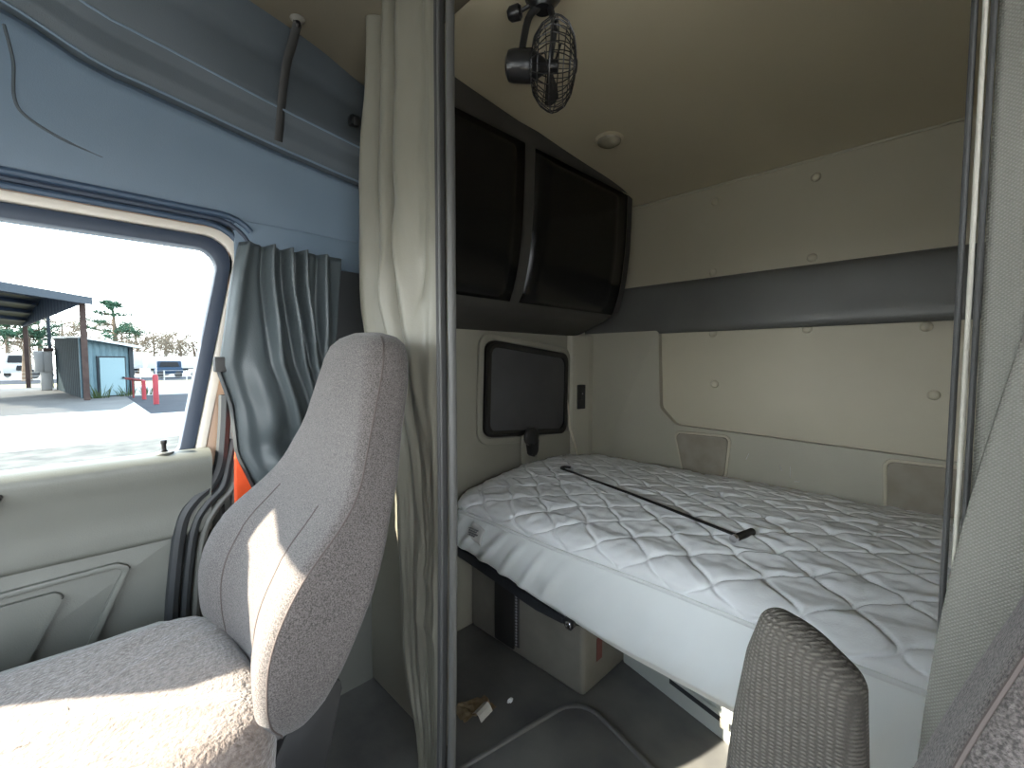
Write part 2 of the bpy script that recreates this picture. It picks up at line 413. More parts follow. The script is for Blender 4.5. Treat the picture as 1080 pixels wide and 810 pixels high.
# B-pillar trim between door and sleeper
bp_ = struct('trim_1', prism([(.30, -.02), (.78, -.02), (.78, 1.61), (.345, 1.61), (.322, .90), (.30, .85)], 'yz', -1.56, -1.5), M['door'], smooth=False)
struct('pillar_top', box(-1.51, -1.488, .345, .78, 1.45, 1.612, .004), M['cabwall'], bp_)
struct('pillar_backing', prism([(.02, -.02), (.80, -.02), (.80, 1.61), (.345, 1.61), (.318, .90), (.02, .85)], 'yz', -1.60, -1.562), M['doordark'], bp_, smooth=False)
struct('pillar_cover', prism(rpoly([(.295, .30), (.42, .30), (.47, 1.10), (.345, 1.10), (.318, .90)], .015), 'yz', -1.505, -1.468, .01), M['pillar'], bp_)
for off, mt, r in ((0, 'rubber', .016), (.03, 'rubber', .012), (.055, 'doordark', .010)):
    pth = [(-1.478, .306+off*.6, 1.10 if off == 0 else .97), (-1.478, .300+off*.6, 1.0 if off == 0 else .94), (-1.478, .288+off*.7, .90), (-1.476, .262+off, .845-off*.3), (-1.474, .225+off, .812-off*.5), (-1.474, .195+off, .76-off*.5), (-1.474, .176+off, .64), (-1.474, .158+off, .43), (-1.474, .15+off, .06)]
    struct('door_seal', tube(smoothpath(pth, 6), r, 8), M[mt], bp_)
struct('light_jamb_strip', box(-1.49, -1.477, .320, .332, .94, 1.20, .004), M['cream'], bp_)

# ---- door 1 (passenger door) ----
gl = [(-.74, .946), (.197, .946), (.312, 1.517), (-.58, 1.517)]
def glp(d, rear=0): 
    q = inset(gl, -d); q = [list(p) for p in q]
    return [tuple(p) for p in q]
GR = [.02, .02, .05, .05]
d1 = bpy.data.objects.new('door_1', None); C.objects.link(d1); d1.location = (-1.5, -.25, .05); d1['kind'] = 'structure'
w1 = bpy.data.objects.new('window_1', None); C.objects.link(w1); w1.location = (-1.53, -.2, .946); w1['kind'] = 'structure'
obj('window_pane', prism(rpoly(glp(.01), GR), 'yz', -1.535, -1.531), M['windowglass'], w1, smooth=False)
obj('window_gasket', ring(rpoly(glp(.036), [r+.02 for r in GR]), rpoly(glp(0), GR), 'yz', -1.545, -1.505, .006), M['gasket'], w1)
obj('bright_strip', ring(rpoly(glp(.060), [r+.03 for r in GR]), rpoly(glp(.037), [r+.02 for r in GR]), 'yz', -1.545, -1.497, .004), M['cream'], w1)
fo = [(-.80, .90), (.300, .90), (.338, 1.61), (-.66, 1.61)]
obj('door_frame', ring(rpoly(fo, [.02, .02, .09, .05]), rpoly(glp(.0605), [r+.03 for r in GR]), 'yz', -1.56, -1.506, .003), M['tan'], d1)
for k, (dd, r, mt) in enumerate(((.070, .008, 'seal'), (.085, .008, 'gasket'), (.100, .009, 'seal'))):
    q = rpoly(inset(gl, -dd), [.06, .06, .10, .08], 8)
    q = [p for p in q if p[1] > 1.35]
    q = sorted(q, key=lambda p: p[0])
    pth = [(-1.497+.004*k, -.9, 1.517+dd)]+[(-1.497+.004*k, a, b) for a, b in q if a > -.5 and b > 1.517+dd-.09 and a < .40]
    obj('weather_seal', tube(pth, r, 8), M[mt], d1)
# upper door card: profile swept along the door
def sweep(prof, y0, y1, n=16, k=5):
    P = smoothpath([(x, 0, z) for x, z in prof], k)
    bm = grid(lambda u, v: (P[int(v*(len(P)-1)+.5)].x, y0+(y1-y0)*u, P[int(v*(len(P)-1)+.5)].z), n, len(P)-1)
    for y in (y0, y1):
        vs = sorted([v for v in bm.verts if abs(v.co.y-y) < 1e-6], key=lambda v: 0)
        bm.faces.new(vs)
    return bm
up = obj('upper_panel', sweep([(-1.55, .93), (-1.525, .944), (-1.49, .953), (-1.458, .95), (-1.437, .93), (-1.44, .90), (-1.455, .86), (-1.468, .80), (-1.470, .745), (-1.474, .722), (-1.495, .712), (-1.55, .71)], -.88, .262), M['door'], d1)
lp = obj('lower_panel', prism(rpoly([(-.88, .06), (.150, .06), (.168, .55), (.185, .72), (-.88, .72)], .01), 'yz', -1.55, -1.488, .006), M['door'], d1)
ip = rpoly([(-.85, .66), (.06, .686), (.086, .668), (.0, .47), (-.11, .21), (-.85, .18)], [.02, .02, .012, .05, .05, .02], 6)
obj('map_pocket', ring(ip, rpoly(inset([(-.85, .66), (.06, .686), (.086, .668), (.0, .47), (-.11, .21), (-.85, .18)], .014), [.015, .015, .008, .04, .04, .015], 6), 'yz', -1.49, -1.474, .004), M['door'], lp)
ip2p = [(-.85, .632), (-.053, .652), (-.036, .638), (-.113, .48), (-.22, .26), (-.85, .24)]
obj('map_pocket_inner', prism(rpoly(ip2p, [.02, .015, .01, .05, .05, .02], 6), 'yz', -1.49, -1.474, .005, 3), M['door'], lp)
lk = obj('lock_pin', lathe([(.009, 0), (.009, .004), (.0055, .008), (.0055, .022), (.0075, .026), (.0065, .034), (0, .036)], (-1.476, .162, .954), (0, 0, 1), 16), M['black'], d1)
obj('lock_bezel', lathe([(.022, 0), (.020, .003), (.010, .004)], (-1.476, .162, .953), (0, 0, 1), 20), M['doordark'], lk)
obj('inner_door_handle', prism(rpoly([(-.5, .918), (-.112, .912), (-.128, .888), (-.16, .868), (-.5, .86)], .012), 'yz', -1.46, -1.430, .006), M['black'], d1)

# front of the cab: firewall, windshield, pillars, driver's doorway opened for added daylight
wf = struct('wall_front', box(XL-.06, XR+.06, YF-.06, YF, -.02, .96), M['doordark'])
struct('bounce_dashboard', prism(rpoly([(YF, 0), (-.80, 0), (-.68, .70), (-.68, .93), (-.72, .95), (YF, .962)], [.001, .02, .03, .03, .03, .001]), 'yz', XL+.02, XR), M['pad'])  # unseen dashboard, added to bounce sunlight up to the ceiling
ws = [(-1.38, .965), (.56, .965), (.50, 1.60), (-.40, 1.585), (-.92, 1.585), (-1.075, 1.593), (-1.242, 1.598), (-1.365, 1.65), (-1.38, 1.525), (-1.328, 1.496),
      (-1.293, 1.454), (-1.243, 1.39), (-1.235, 1.315), (-1.203, 1.288), (-1.222, 1.255), (-1.26, 1.217), (-1.305, 1.157)]  # unseen opening, outline shaped to cut the sun patch on the passenger seat
big = [(-1.62, .95), (.80, .95), (.80, 2.0), (-.40, 2.0), (-.85, 2.0), (-1.0, 2.0), (-1.167, 2.0), (-1.62, 2.0), (-1.62, 1.525), (-1.62, 1.496), (-1.62, 1.454), (-1.62, 1.39), (-1.62, 1.315), (-1.62, 1.288), (-1.62, 1.255), (-1.62, 1.217), (-1.62, 1.157)]
struct('wall_windshield_surround', ring(big, ws, 'xz', YF-.06, YF), M['cabwall'], smooth=False)
w2 = struct('window_2', prism(ws, 'xz', YF-.035, YF-.03), M['windshield'], smooth=False)
dg = [(-.80, .08), (.42, .08), (.42, 1.62), (-.62, 1.62)]   # unseen driver's doorway, opened up to let more daylight into the sleeper
do = [(-.98, -.02), (.62, -.02), (.62, 2.15), (-.98, 2.15)]
struct('wall_driver_side', ring(do, dg, 'yz', XR, XR+.06), M['door'], smooth=False)
struct('trim_2', box(-1.56, -1.5, -.98, -.80, -.02, 1.56), M['cabwall'])

# ---------------------------------------------------------------- small cab fittings
hz = ceil_z(.48)
hs = obj('hanging_strap', tube(smoothpath([(-1.335, .482, hz-.014), (-1.352, .474, 2.10), (-1.362, .462, 2.05), (-1.385, .456, 1.98), (-1.41, .456, 1.92), (-1.437, .456, 1.85)], 5), .014, 8, flat=(1, .35)), M['hem'])
tag(rebase(hs, (-1.437, .46, 1.85)), 'short black webbing strap hanging from the cab ceiling over the header shelf', 'strap')
hk = thing('strap_hook', 'small dark hook screwed to the cab ceiling, holding the webbing strap', 'hook', (-1.335, .482, ceil_z(.482)))
obj('hook_base', lathe([(.02, 0), (.02, -.004), (.012, -.010), (.006, -.012)], (-1.335, .482, ceil_z(.482)), (0, 0, 1), 16), M['storage'], hk)
obj('hook_button', lathe([(.008, -.010), (.009, -.02), (.004, -.026)], (-1.335, .482, ceil_z(.482)), (0, 0, 1), 12), M['black'], hk)
cl = thing('curtain_clip', 'small square black clip on the header beside the sleeper curtain', 'clip', (-1.40, .665, 1.985))
obj('clip_body', box(-1.405, -1.375, .655, .685, 1.955, 1.985, .005), M['black'], cl)
obj('clip_tongue', box(-1.378, -1.368, .662, .678, 1.948, 1.975, .003), M['blackm'], cl)

sb = thing('seat_belt', 'orange seat belt webbing by the door pillar behind the grey passenger seat', 'seat belt', (-1.44, .32, .60))
pth = [(-1.455, .34, 1.05), (-1.455, .333, .93), (-1.452, .325, .80), (-1.45, .32, .62)]
def beltf(u, v):
    p = smoothpath(pth, 6); q = p[int(u*(len(p)-1)+.5)]; w = interp(u, [0, .4, 1], [.012, .024, .028])
    return (q.x+.012*math.sin(u*3), q.y+(v-.5)*2*w+.02*u, q.z)
solid(obj('webbing', grid(beltf, 18, 6), M['belt'], sb), .003)
obj('belt_guide', box(-1.468, -1.425, .33, .37, 1.04, 1.09, .008), M['blackm'], sb)

# ---------------------------------------------------------------- seats
SZ = [.50, .56, .60, .637, .707, .768, .826, .86, .90, .95, 1.05, 1.15, 1.20, 1.235, 1.255, 1.265]
SW = [.17, .215, .232, .243, .252, .256, .252, .245, .232, .212, .172, .158, .148, .130, .100, .05]
SF = [.235, .205, .19, .185, .187, .205, .240, .275, .325, .365, .405, .430, .442, .455, .472, .49]
SBk = [.275, .302, .318, .335, .365, .390, .412, .425, .440, .470, .508, .540, .548, .548, .538, .52]
def seat_rows(cx, dy):
    rows = []; zz = list(np.linspace(.50, 1.235, 46))+[1.245, 1.253, 1.259, 1.263, 1.265]
    for z in zz:
        w, yf, yb = (float(np.interp(z, SZ, a)) if z > 1.2 else float(sm(z, SZ, a)) for a in (SW, SF, SBk))
        if z < .54: pass
        cy, hy = (yf+yb)/2, (yb-yf)/2; ring_ = []
        rr = min(interp(z, [.5, .58, .75, .9, 1.05, 1.2, 1.26], [.05, .028, .022, .024, .034, .05, .06]), hy*.92, w*.9)
        for q, (sx, sy) in enumerate(((1, -1), (1, 1), (-1, 1), (-1, -1))):   # four corners, then the straight run to the next
            a0 = -PI/2+q*PI/2
            arc = [(sx*(w-rr)+rr*math.cos(a0+PI/2*k/7), sy*(hy-rr)+rr*math.sin(a0+PI/2*k/7)) for k in range(8)]
            nx, ny = ((1, 1), (-1, 1), (-1, -1), (1, -1))[q]; e0 = arc[-1]
            na0 = a0+PI/2; e1 = (nx*(w-rr)+rr*math.cos(na0), ny*(hy-rr)+rr*math.sin(na0))
            run = [(e0[0]+(e1[0]-e0[0])*k/9, e0[1]+(e1[1]-e0[1])*k/9) for k in range(1, 9)]
            for x, y in arc+run:
                # hollow between the side bolsters, and a soft crown on the side panels
                if y < 0:
                    k = interp(z, [.5, .62, .8, .9, 1.0, 1.26], [.02, .045, .04, .012, 0, -.012]); y += k*max(0, 1-(x/(w*.78))**2)
                ring_.append((cx+x, dy+cy+y, z))
        rows.append(ring_)
    return rows
def make_seat(name, label, cx, dy, cover):
    t = thing(name, label, 'seat', (cx, dy, 0))
    rows = seat_rows(cx, dy)
    b = obj('backrest', loft(rows), M['seat'], t, angle=None)
    ja, jb = 5, 50   # along the front edges, toward the side panels
    for j in (ja, jb):
        obj('seam', tube([Vector(r[j])+Vector((.0, -.001, 0)) for r in rows[2:-3]], .0017, 6), M['seam'], b)
    for j in (57, 62):
        obj('insert_seam', tube([Vector(r[j])+Vector((0, -.0006, 0)) for r in rows[3:26]], .0014, 6), M['seam'], b)
    R = []
    for z, k in ((.42, .90), (.45, .97), (.50, 1.0), (.555, 1.0), (.585, .975), (.603, .92), (.613, .80), (.619, .62), (.622, .4), (.623, .15)):
        r_ = []
        for j in range(72):
            a = 2*PI*j/72; c, s = math.cos(a), math.sin(a); e = 2/5.0
            x = .262*k*math.copysign(abs(c)**e, c); y = .315*(k if k > .9 else k)*math.copysign(abs(s)**e, s)
            n = .006*noise.noise((x*22, y*22, cx)) + .004*noise.noise((x*60, y*60, 2)) if k < .99 else 0
            r_.append((cx+x, dy-.075+y, z+n+.012*max(0, (abs(x)-.15)/.1)*(z > .56)))
        R.append(r_)
    obj('seat_cushion', loft(R), M[cover], t, angle=None)
    obj('cushion_pan', box(cx-.235, cx+.235, dy-.36, dy+.27, .38, .43, .015), M['blackm'], t)
    obj('pedestal', box(cx-.17, cx+.17, dy-.25, dy+.20, .0, .385, .02), M['blackm'], t)
    for s in (-1, 1):
        obj('recliner_bracket', prism(rpoly([(dy+.17, .42), (dy+.30, .42), (dy+.345, .60), (dy+.27, .60)], .02), 'yz', cx+s*.19-.012, cx+s*.19+.012, .004), M['blackm'], t)
    return t
ps = make_seat('passenger_seat', 'high-backed grey fabric passenger seat beside the door, sunlit tan fleece cushion', -1.0, 0, 'fleece')
ds = make_seat('driver_seat', 'grey fabric driver seat with folded-up armrest in front of the bed', .222, 0, 'bouncefleece')
M['knit'] = weave_mat('ribbed_knit', (.075, .067, .058), (.20, .18, .155), 52, .9, .8, .003, (1, 1, 1.3))
ap = [(-.200, .55), (-.184, .74), (-.170, .835), (-.151, .900), (-.098, .886), (-.050, .850), (-.043, .70), (-.052, .55)]
arr = []
for k in range(17):
    a_ = -PI/2+PI*k/16; d_ = .030*(1-math.cos(a_)); y_ = .598+.030*math.sin(a_)
    arr.append([(px_, y_, pz_) for px_, pz_ in rpoly(inset(ap, d_*.92), [.006, .1, .1, max(.004, .022-d_*.5), .08, max(.004, .03-d_*.5), .1, .006], 8)])
ar = obj('armrest', loft(arr), M['knit'], ds, angle=None)
obj('armrest_bracket', tube([(-.11, .60, .58), (-.09, .50, .56), (-.03, .36, .55)], .02, 10), M['blackm'], ds)

# ---------------------------------------------------------------- curtains
def gauss(x, c, w): return math.exp(-((x-c)/w)**2)
lc = thing('sleeper_curtain', 'olive grey vinyl sleeper curtain gathered behind the passenger seat', 'curtain', (-1.05, .65, .03))
LZ = [.03, .13, .3, .8, 1.0, 1.15, 1.35, 1.73, 2.0, 2.12]
LX = [-1.03, -1.04, -1.11, -1.13, -1.17, -1.26, -1.33, -1.31, -1.255, -1.235]
RX = [-.925, -.922, -.915, -.905, -.905, -.905, -.905, -.905, -.905, -.900]
def lcf(u, v):
    z = .03+2.15*v; xl = float(sm(z, LZ, LX)); xr = float(sm(z, LZ, RX)); 
    f = interp(z, [0, .8, 1.1, 1.35, 2.1], [.12, .18, .5, 1, 1.1])
    s1 = .30+.05*math.sin(z*2); s2 = .62+.07*math.sin(z*1.7+1)
    y = .655 - .030*f*gauss(u, .12, .10) - .034*f*gauss(u, s1+.14, .09) - .042*f*gauss(u, s2+.10, .13) + .02*f*gauss(u, s1, .035) + .018*f*gauss(u, s2-.05, .03)
    y -= .014*gauss(u, .93, .08)
    # pinch creases around eye height
    y += .016*gauss(z, 1.62, .05)*gauss(u, .56, .05) - .014*gauss(z, 1.50, .10)*gauss(u, .66-(z-1.5)*.5, .035) - .012*gauss(z, 1.42, .09)*gauss(u, .47+(z-1.42)*.3, .03) + .012*gauss(z, 1.38, .08)*gauss(u, .82+(z-1.38)*.6, .04)
    y += .006*noise.noise((u*4, z*5, 1)) + .003*noise.noise((u*14, z*9, 5))
    y -= .010*gauss(z, .62, .03)*gauss(u, .7, .3) + .008*gauss(z, .48, .02)*gauss(u, .75, .3)
    return (xl+(xr-xl)*u, y, z)
solid(obj('drape', grid(lcf, 90, 110), M['curtain'], lc, angle=None), .003)
def hem(x0f, y0, r, fl, mt, name, par, zt=2.17):
    obj(name, tube([(x0f(z), y0, z) for z in np.linspace(.03, zt, 30)], r, 10, flat=fl), M[mt], par)
hem(lambda z: sm(z, LZ, RX)+.010, .648, .016, (1, .4), 'hem', 'dark_hem', lc)
hem(lambda z: sm(z, LZ, RX)+.016, .640, .0035, (1, 1), 'hemgrey', 'hem_cord', lc)
hem(lambda z: sm(z, LZ, RX)+.034, .662, .012, (1, .7), 'hemgrey', 'hem_roll', lc)

rc = thing('sleeper_curtain', 'woven grey vinyl sleeper curtain beside the driver seat, pale corded edge', 'curtain', (.25, .66, .03))
def rcf(u, v):
    z = .03+2.14*v; x = .021+.58*u
    y = .655 - .012*gauss(x, .05, .02) - .02*gauss(x, .2, .06) - .003*noise.noise((u*8, z*5, 9))
    return (x, y, z)
rbm = grid(rcf, 100, 100)
FZ = [.03, .70, .85, .95, 1.04, 1.15, 1.245, 1.40, 1.7, 2.1]
FX = [-.02, -.015, -.008, .001, .0115, .030, .047, .075, .13, .20]
def rfold(u, v):   # broad fold hanging in front, swinging toward the opening lower down
    z = .03+2.14*v; e = float(sm(z, FZ, FX)); t = u
    x = e+.004*math.cos(min(1, t*6)*PI)+.42*max(0, t-.06)
    y = .618-.020*math.sin(min(1, t*4)*PI/2)-.012*math.sin(t*9)*t if t > .04 else .645-.027*(t/.04)
    return (x, y+.002*noise.noise((u*8, z*6, 2)), z)
grid(rfold, 80, 100, bm=rbm)
solid(obj('drape', rbm, M['rcurtain'], rc, angle=None), .003)
hem(lambda z: .0035, .655, .0048, (1, .6), 'hem', 'dark_hem', rc)
hem(lambda z: .0110, .650, .0028, (1, .8), 'hemlight', 'hem_cord', rc)
hem(lambda z: .0170, .650, .0045, (1, .6), 'hem', 'dark_hem', rc)

sc_ = thing('window_curtain', 'dark blue-grey vinyl side window curtain bunched behind the passenger door', 'curtain', (-1.42, .45, .80))
def wcf(u, v):
    z = .66+.875*v; t = min(1, max(0, (1.535-z)/.735))
    y0 = interp(z, [.80, .83, .935, 1.069, 1.187, 1.33, 1.45, 1.535], [.372, .364, .325, .316, .285, .305, .325, .345])
    y1 = interp(z, [.80, 1.1, 1.535], [.58, .60, .64])
    y = y0+(y1-y0)*u; x = -1.435
    f = interp(1-t, [0, .3, .7, 1], [.35, .6, 1.0, .8])
    for c, w, h, sl, kk in ((.06, .05, .035, .0, .8), (.27, .035, .060, .50, 1.2), (.44, .03, .055, .62, 1.0), (.58, .03, .055, .55, .8), (.80, .04, .04, .25, .8)):
        x += h*f*gauss(u, c+sl*t**1.2, w*(1+1.2*t))*(1-.45*t)
        x -= .5*h*f*gauss(u, c-.055+sl*t**1.2, w*.8*(1+t))*(1-.5*t)
    x += .030*gauss(u, .25+.1*t, .16)*gauss(t, .62, .3)
    x += .03*gauss(z, .86, .06)*gauss(u, .42, .3) - .025*gauss(z, .95, .03)*gauss(u, .5, .25)
    x += .008*noise.noise((u*5, z*8, 3))
    return (x, y, z)
solid(obj('drape', grid(wcf, 80, 60), M['sidecurtain'], sc_, angle=None), .003)
edge = [wcf(0, k/40) for k in range(0, 25)]
obj('edge_binding', tube([(a-.004, b-.004, c) for a, b, c in edge], .010, 8, flat=(.6, 1.4)), M['rubber'], sc_)
p0 = wcf(0, .605)
obj('strap_tab', box(p0[0]-.012, p0[0]+.012, p0[1]-.012, p0[1]+.026, p0[2]-.022, p0[2]+.02, .004), M['hem'], sc_)
obj('flat_panel', box(-1.462, -1.455, .56, .735, .75, 1.50, .003), M['rubber'], sc_)

# ---------------------------------------------------------------- overhead cabinet
oc = thing('overhead_cabinet', 'charcoal overhead cabinet with two smoked doors above the bed', 'cabinet', (-1.5, 1.4, 1.31))
CPZ = [1.395, 1.41, 1.45, 1.50, 1.60, 1.75, 1.90, 2.03, 2.11]
CPX = [-1.335, -1.300, -1.275, -1.255, -1.228, -1.208, -1.200, -1.197, -1.197]
def cabx(z): return float(sm(z, CPZ, CPX))
def cab_rows():
    rows = []
    for y, k in ((.80, 0), (1.2, 0), (1.6, 0), (1.95, 0), (2.02, .006), (2.06, .02), (2.085, .04), (2.10, .075)):
        r_ = []
        zt = ceil_z(y)+.01
        for z in (1.335-.0, 1.40, 1.412, 1.45, 1.50, 1.6, 1.7, 1.8, 1.9, 2.0): r_.append((max(-1.49, cabx(z)-k) if z > 1.34 else -1.50, y, z+(k*.8 if z < 1.5 else 0)))
        r_.append((cabx(2.05)-k, y, zt)); r_.append((-1.5, y, zt))
        rows.append(r_)
    return rows
obj('cabinet_body', loft(cab_rows()), M['cab'], oc, angle=35)
def cpanel(y0a, y1a, y0b, y1b, z0, z1, off, n=14):
    """curved sheet following the cabinet front: bottom runs y0a..y1a, top y0b..y1b"""
    return grid(lambda u, v: (cabx(z0+(z1-z0)*v)+off, (y0a+(y1a-y0a)*u)*(1-v)+(y0b+(y1b-y0b)*u)*v, z0+(z1-z0)*v), 6, n)
for (a, b) in ((.82, 1.262), (1.315, 2.02)):
    dr = obj('door', cpanel(a, b, a, b, 1.440, 2.035, .004), M['blackglass'], oc, angle=None); solid(dr, .006, 0)
    obj('door_bottom_rail', cpanel(a, b, a, b, 1.424, 1.438, .007, 3), M['cab'], dr)
obj('divider', cpanel(1.262, 1.312, 1.262, 1.312, 1.42, 2.06, .014), M['cab'], oc, angle=None)
obj('top_rail', cpanel(.80, 2.06, .80, 2.06, 2.038, 2.10, .012, 4), M['cab'], oc, angle=None)
obj('end_stile', cpanel(2.02, 2.065, 2.02, 2.065, 1.45, 2.06, .008), M['cab'], oc, angle=None)

# ---------------------------------------------------------------- sleeper side: blind, switch, knob, cord
bl = thing('window_blind', 'charcoal padded window blind with black gloss rim on the sleeper side wall', 'blind', (-1.5, 1.6, .84))
obj('blind_panel', prism(rpoly(inset(wp, .028), .04), 'yz', -1.50, -1.474, .006), M['blind'], bl)
obj('blind_rim', ring(rpoly(wp, .05), rpoly(inset(wp, .030), .035), 'yz', -1.50, -1.466, .008), M['bezel'], bl)
kn = thing('latch_knob', 'round black latch knob under the window blind, above the mattress', 'knob', (-1.47, 1.58, .78))
obj('knob_plate', prism(rpoly([(1.53, .69), (1.645, .69), (1.645, .835), (1.53, .835)], .02), 'yz', -1.472, -1.462, .003), M['sidewall'], kn)
obj('knob_head', lathe([(.036, 0), (.047, .010), (.047, .025), (.034, .038), (0, .043)], (-1.465, 1.583, .825), (1, 0, 0), 24), M['black'], kn)
obj('knob_lever', prism(rpoly([(1.552, .82), (1.622, .82), (1.616, .75), (1.596, .725), (1.570, .73)], .012), 'yz', -1.463, -1.43, .008), M['black'], kn)
swt = thing('light_switch', 'narrow black rocker switch plate on the sleeper corner column', 'switch', (-1.45, 2.0, .92))
ca, sa = math.cos(.25), math.sin(.25)
bmx = box(-.006, .006, -.028, .028, -.068, .068, .004)
bmesh.ops.rotate(bmx, verts=bmx.verts, cent=(0, 0, 0), matrix=Matrix.Rotation(-.25, 3, 'Z')); bmesh.ops.translate(bmx, verts=bmx.verts, vec=(-1.457, 2.005, .995))
obj('switch_plate', bmx, M['black'], swt)
bmx = box(-.004, .004, -.012, .012, -.024, .024, .003)
bmesh.ops.rotate(bmx, verts=bmx.verts, cent=(0, 0, 0), matrix=Matrix.Rotation(-.25, 3, 'Z')); bmesh.ops.translate(bmx, verts=bmx.verts, vec=(-1.449, 2.003, 1.005))
rk = obj('rocker', bmx, M['blackm'], swt)
obj('rocker_dot', lathe([(.004, 0), (.003, .002)], (-1.445, 2.002, 1.014), (1, -.25, 0), 10), M['ink'], rk)
cd = obj('wall_cord', tube(smoothpath([(-1.485, 1.915, .985), (-1.475, 1.918, .90), (-1.465, 1.912, .835), (-1.462, 1.925, .80), (-1.46, 1.96, .72), (-1.455, 1.975, .655)], 6), [.003+.004*math.sin(min(1, k/30)*PI) for k in range(31)], 8), M['cream_cord'])
tag(rebase(cd, (-1.455, 1.975, .655)), 'off-white cord running down the sleeper wall beside the window blind', 'cord')

# ---------------------------------------------------------------- ceiling lamp and fan
lz = ceil_z(1.55)
dl = thing('dome_lamp', 'small round frosted lamp, unlit, set in the sleeper ceiling', 'lamp', (-1.0, 1.55, lz))
obj('lamp_base', lathe([(.055, .004), (.056, -.006), (.050, -.010)], (-1.0, 1.55, lz), (0, 0, 1), 28), M['ceil'], dl)
obj('lens', lathe([(.048, -.008), (.045, -.018), (.032, -.026), (.012, -.030), (0, -.030)], (-1.0, 1.55, lz), (0, 0, 1), 28), M['dome'], dl)

fc = Vector((-.71, .855, 1.915)); fa = Vector((.80, .58, -.10)).normalized()
fz = ceil_z(.84)
fn = thing('cabin_fan', 'black wire-caged fan hanging from the sleeper ceiling above the cabinet', 'fan', (-.735, .85, fz))
fu = fa.orthogonal().normalized(); fw = fa.cross(fu)
cage = bmesh.new(); FR = .098
def cp(r, h, t): return fc+fa*h+(fu*math.cos(t)+fw*math.sin(t))*r
prof = [(FR*.42, -.052), (FR*.62, -.047), (FR*.85, -.030), (FR*.97, -.010), (FR, 0), (FR*.97, .012), (FR*.86, .030), (FR*.62, .044), (FR*.35, .050), (FR*.16, .052)]
for k in range(30):
    t = 2*PI*k/30; tube([cp(r, h, t) for r, h in prof], .0013, 5, bm=cage)
for r, h in prof[:3]+[prof[4]]+prof[6:]:
    tube([cp(r, h, 2*PI*j/36) for j in range(36)], .0018 if r == FR else .0013, 5, closed=True, bm=cage)
obj('cage', cage, M['black'], fn)
obj('cage_badge', lathe([(.018, .049), (.018, .053), (.012, .056), (0, .056)], fc, fa, 20), M['steel'], fn)
obj('motor', lathe([(.022, -.118), (.033, -.112), (.036, -.10), (.037, -.055), (.030, -.045), (.014, -.02), (.014, .01), (0, .012)], fc, fa, 24), M['black'], fn)
for k in range(4):
    t0 = 2*PI*k/4
    obj('blade', grid(lambda u, v: cp(.014+.068*u, -.012+.026*v*(.5+.5*u)-.004, t0+(v-.5)*(.5+.75*math.sin(u*PI*.8))), 8, 6), M['blackm'], fn)
obj('ceiling_mount', lathe([(.034, .0), (.040, -.02), (.047, -.048), (.045, -.058), (.026, -.078), (.022, -.088)], (-.738, .845, fz), (0, 0, 1), 20), M['black'], fn)
obj('yoke', tube(smoothpath([(-.738, .845, fz-.05), (-.74, .84, fz-.075), (-.765, .82, fz-.11), fc-fa*.085], 5), .009, 10), M['black'], fn)
obj('yoke', tube(smoothpath([(-.738, .845, fz-.045), (-.725, .85, fz-.075), fc-fa*.0+Vector((0, 0, FR+.004))], 5), .008, 10), M['black'], fn)
obj('tilt_knob', lathe([(.010, -.03), (.017, -.022), (.018, .0), (.012, .006)], (-.797, .823, fz-.072), (.85, .5, .1), 16), M['black'], fn)
obj('knob_bolt', tube([(-.797, .823, fz-.072), (-.742, .842, fz-.06)], .005, 8), M['steel'], fn)
obj('mount_screw', lathe([(.006, 0), (.005, .004), (0, .005)], (-.708, .832, fz-.02), (.7, -.7, -.2), 10), M['chrome'], fn)

# ---------------------------------------------------------------- bed
BX0, BX1 = -1.455, .62
def yfront(x):
    r = .09; d = x-BX0
    return 1.085 + (r-math.sqrt(max(0, r*r-(r-d)**2)) if d < r else 0) + .004*math.sin(x*9)
def zdrop(x):
    d = x-BX0; return .02*max(0, 1-d/.12)**2
def quilt(a, b):
    A, B = .0875, .066       # half column width, half period
    k = a/A; best = 9.
    c = math.cos(PI*b/B)
    for n in (math.floor(k)-1, math.floor(k), math.floor(k)+1, math.floor(k)+2):
        xc = n*A + (1 if n % 2 == 0 else -1)*A*.46*c
        best = min(best, abs(a-xc))
    return best
mt = thing('mattress', 'single mattress in a white quilted cover on the sleeper bunk', 'mattress', (-.42, 1.6, .40))
YBK = 2.08
NX, NV = 520, 280
def top_pt(x, s):
    """s = arc length from the front seam"""
    yf = yfront(x); e = .10; z0 = .592
    n = noise.noise((x*3.1, s*3.1, 7))
    if s < .13:
        t = s/.13; y = yf - .004*math.sin(t*PI) + .095*t**1.7; z = z0 + .064*math.sin(t*PI/2)
    else:
        y = yf+.095 + (s-.13); z = z0+.064+.045*math.sin(min(1, (s-.13)/.88)*PI)**.8
    return y, z
def qf(u, v):
    x = BX0+(BX1-BX0)*u; L = .13+(YBK-yfront(x)-.095); s = L*v
    y, z = top_pt(x, s)
    wx = x+.018*noise.noise((x*5, s*5, 1)); wsv = s+.018*noise.noise((x*5, s*5, 4))
    d = quilt(wx, wsv) if v > .0 else 0
    puff = .0112*(1-math.exp(-d/.0065))*min(1, s/.03)
    wr = .0046*(noise.noise((x*14, s*22, 2))+.7*noise.noise((x*34, s*40, 6)))*min(1, s/.05) + .007*noise.noise((x*2.2, s*4, 8))*min(1, s/.2)
    ridge = .005*max(0, 1-abs(noise.noise((x*3.2, s*8.5, 12)))*6)*min(1, s/.1)
    tt = min(1, s/.13); ny, nz = -math.cos(tt*PI/2), math.sin(tt*PI/2)
    h = puff+wr+ridge
    zz = z-zdrop(x)*(1 if s > .0 else 1)
    return (x-.0*h, y+ny*h, zz+nz*h)
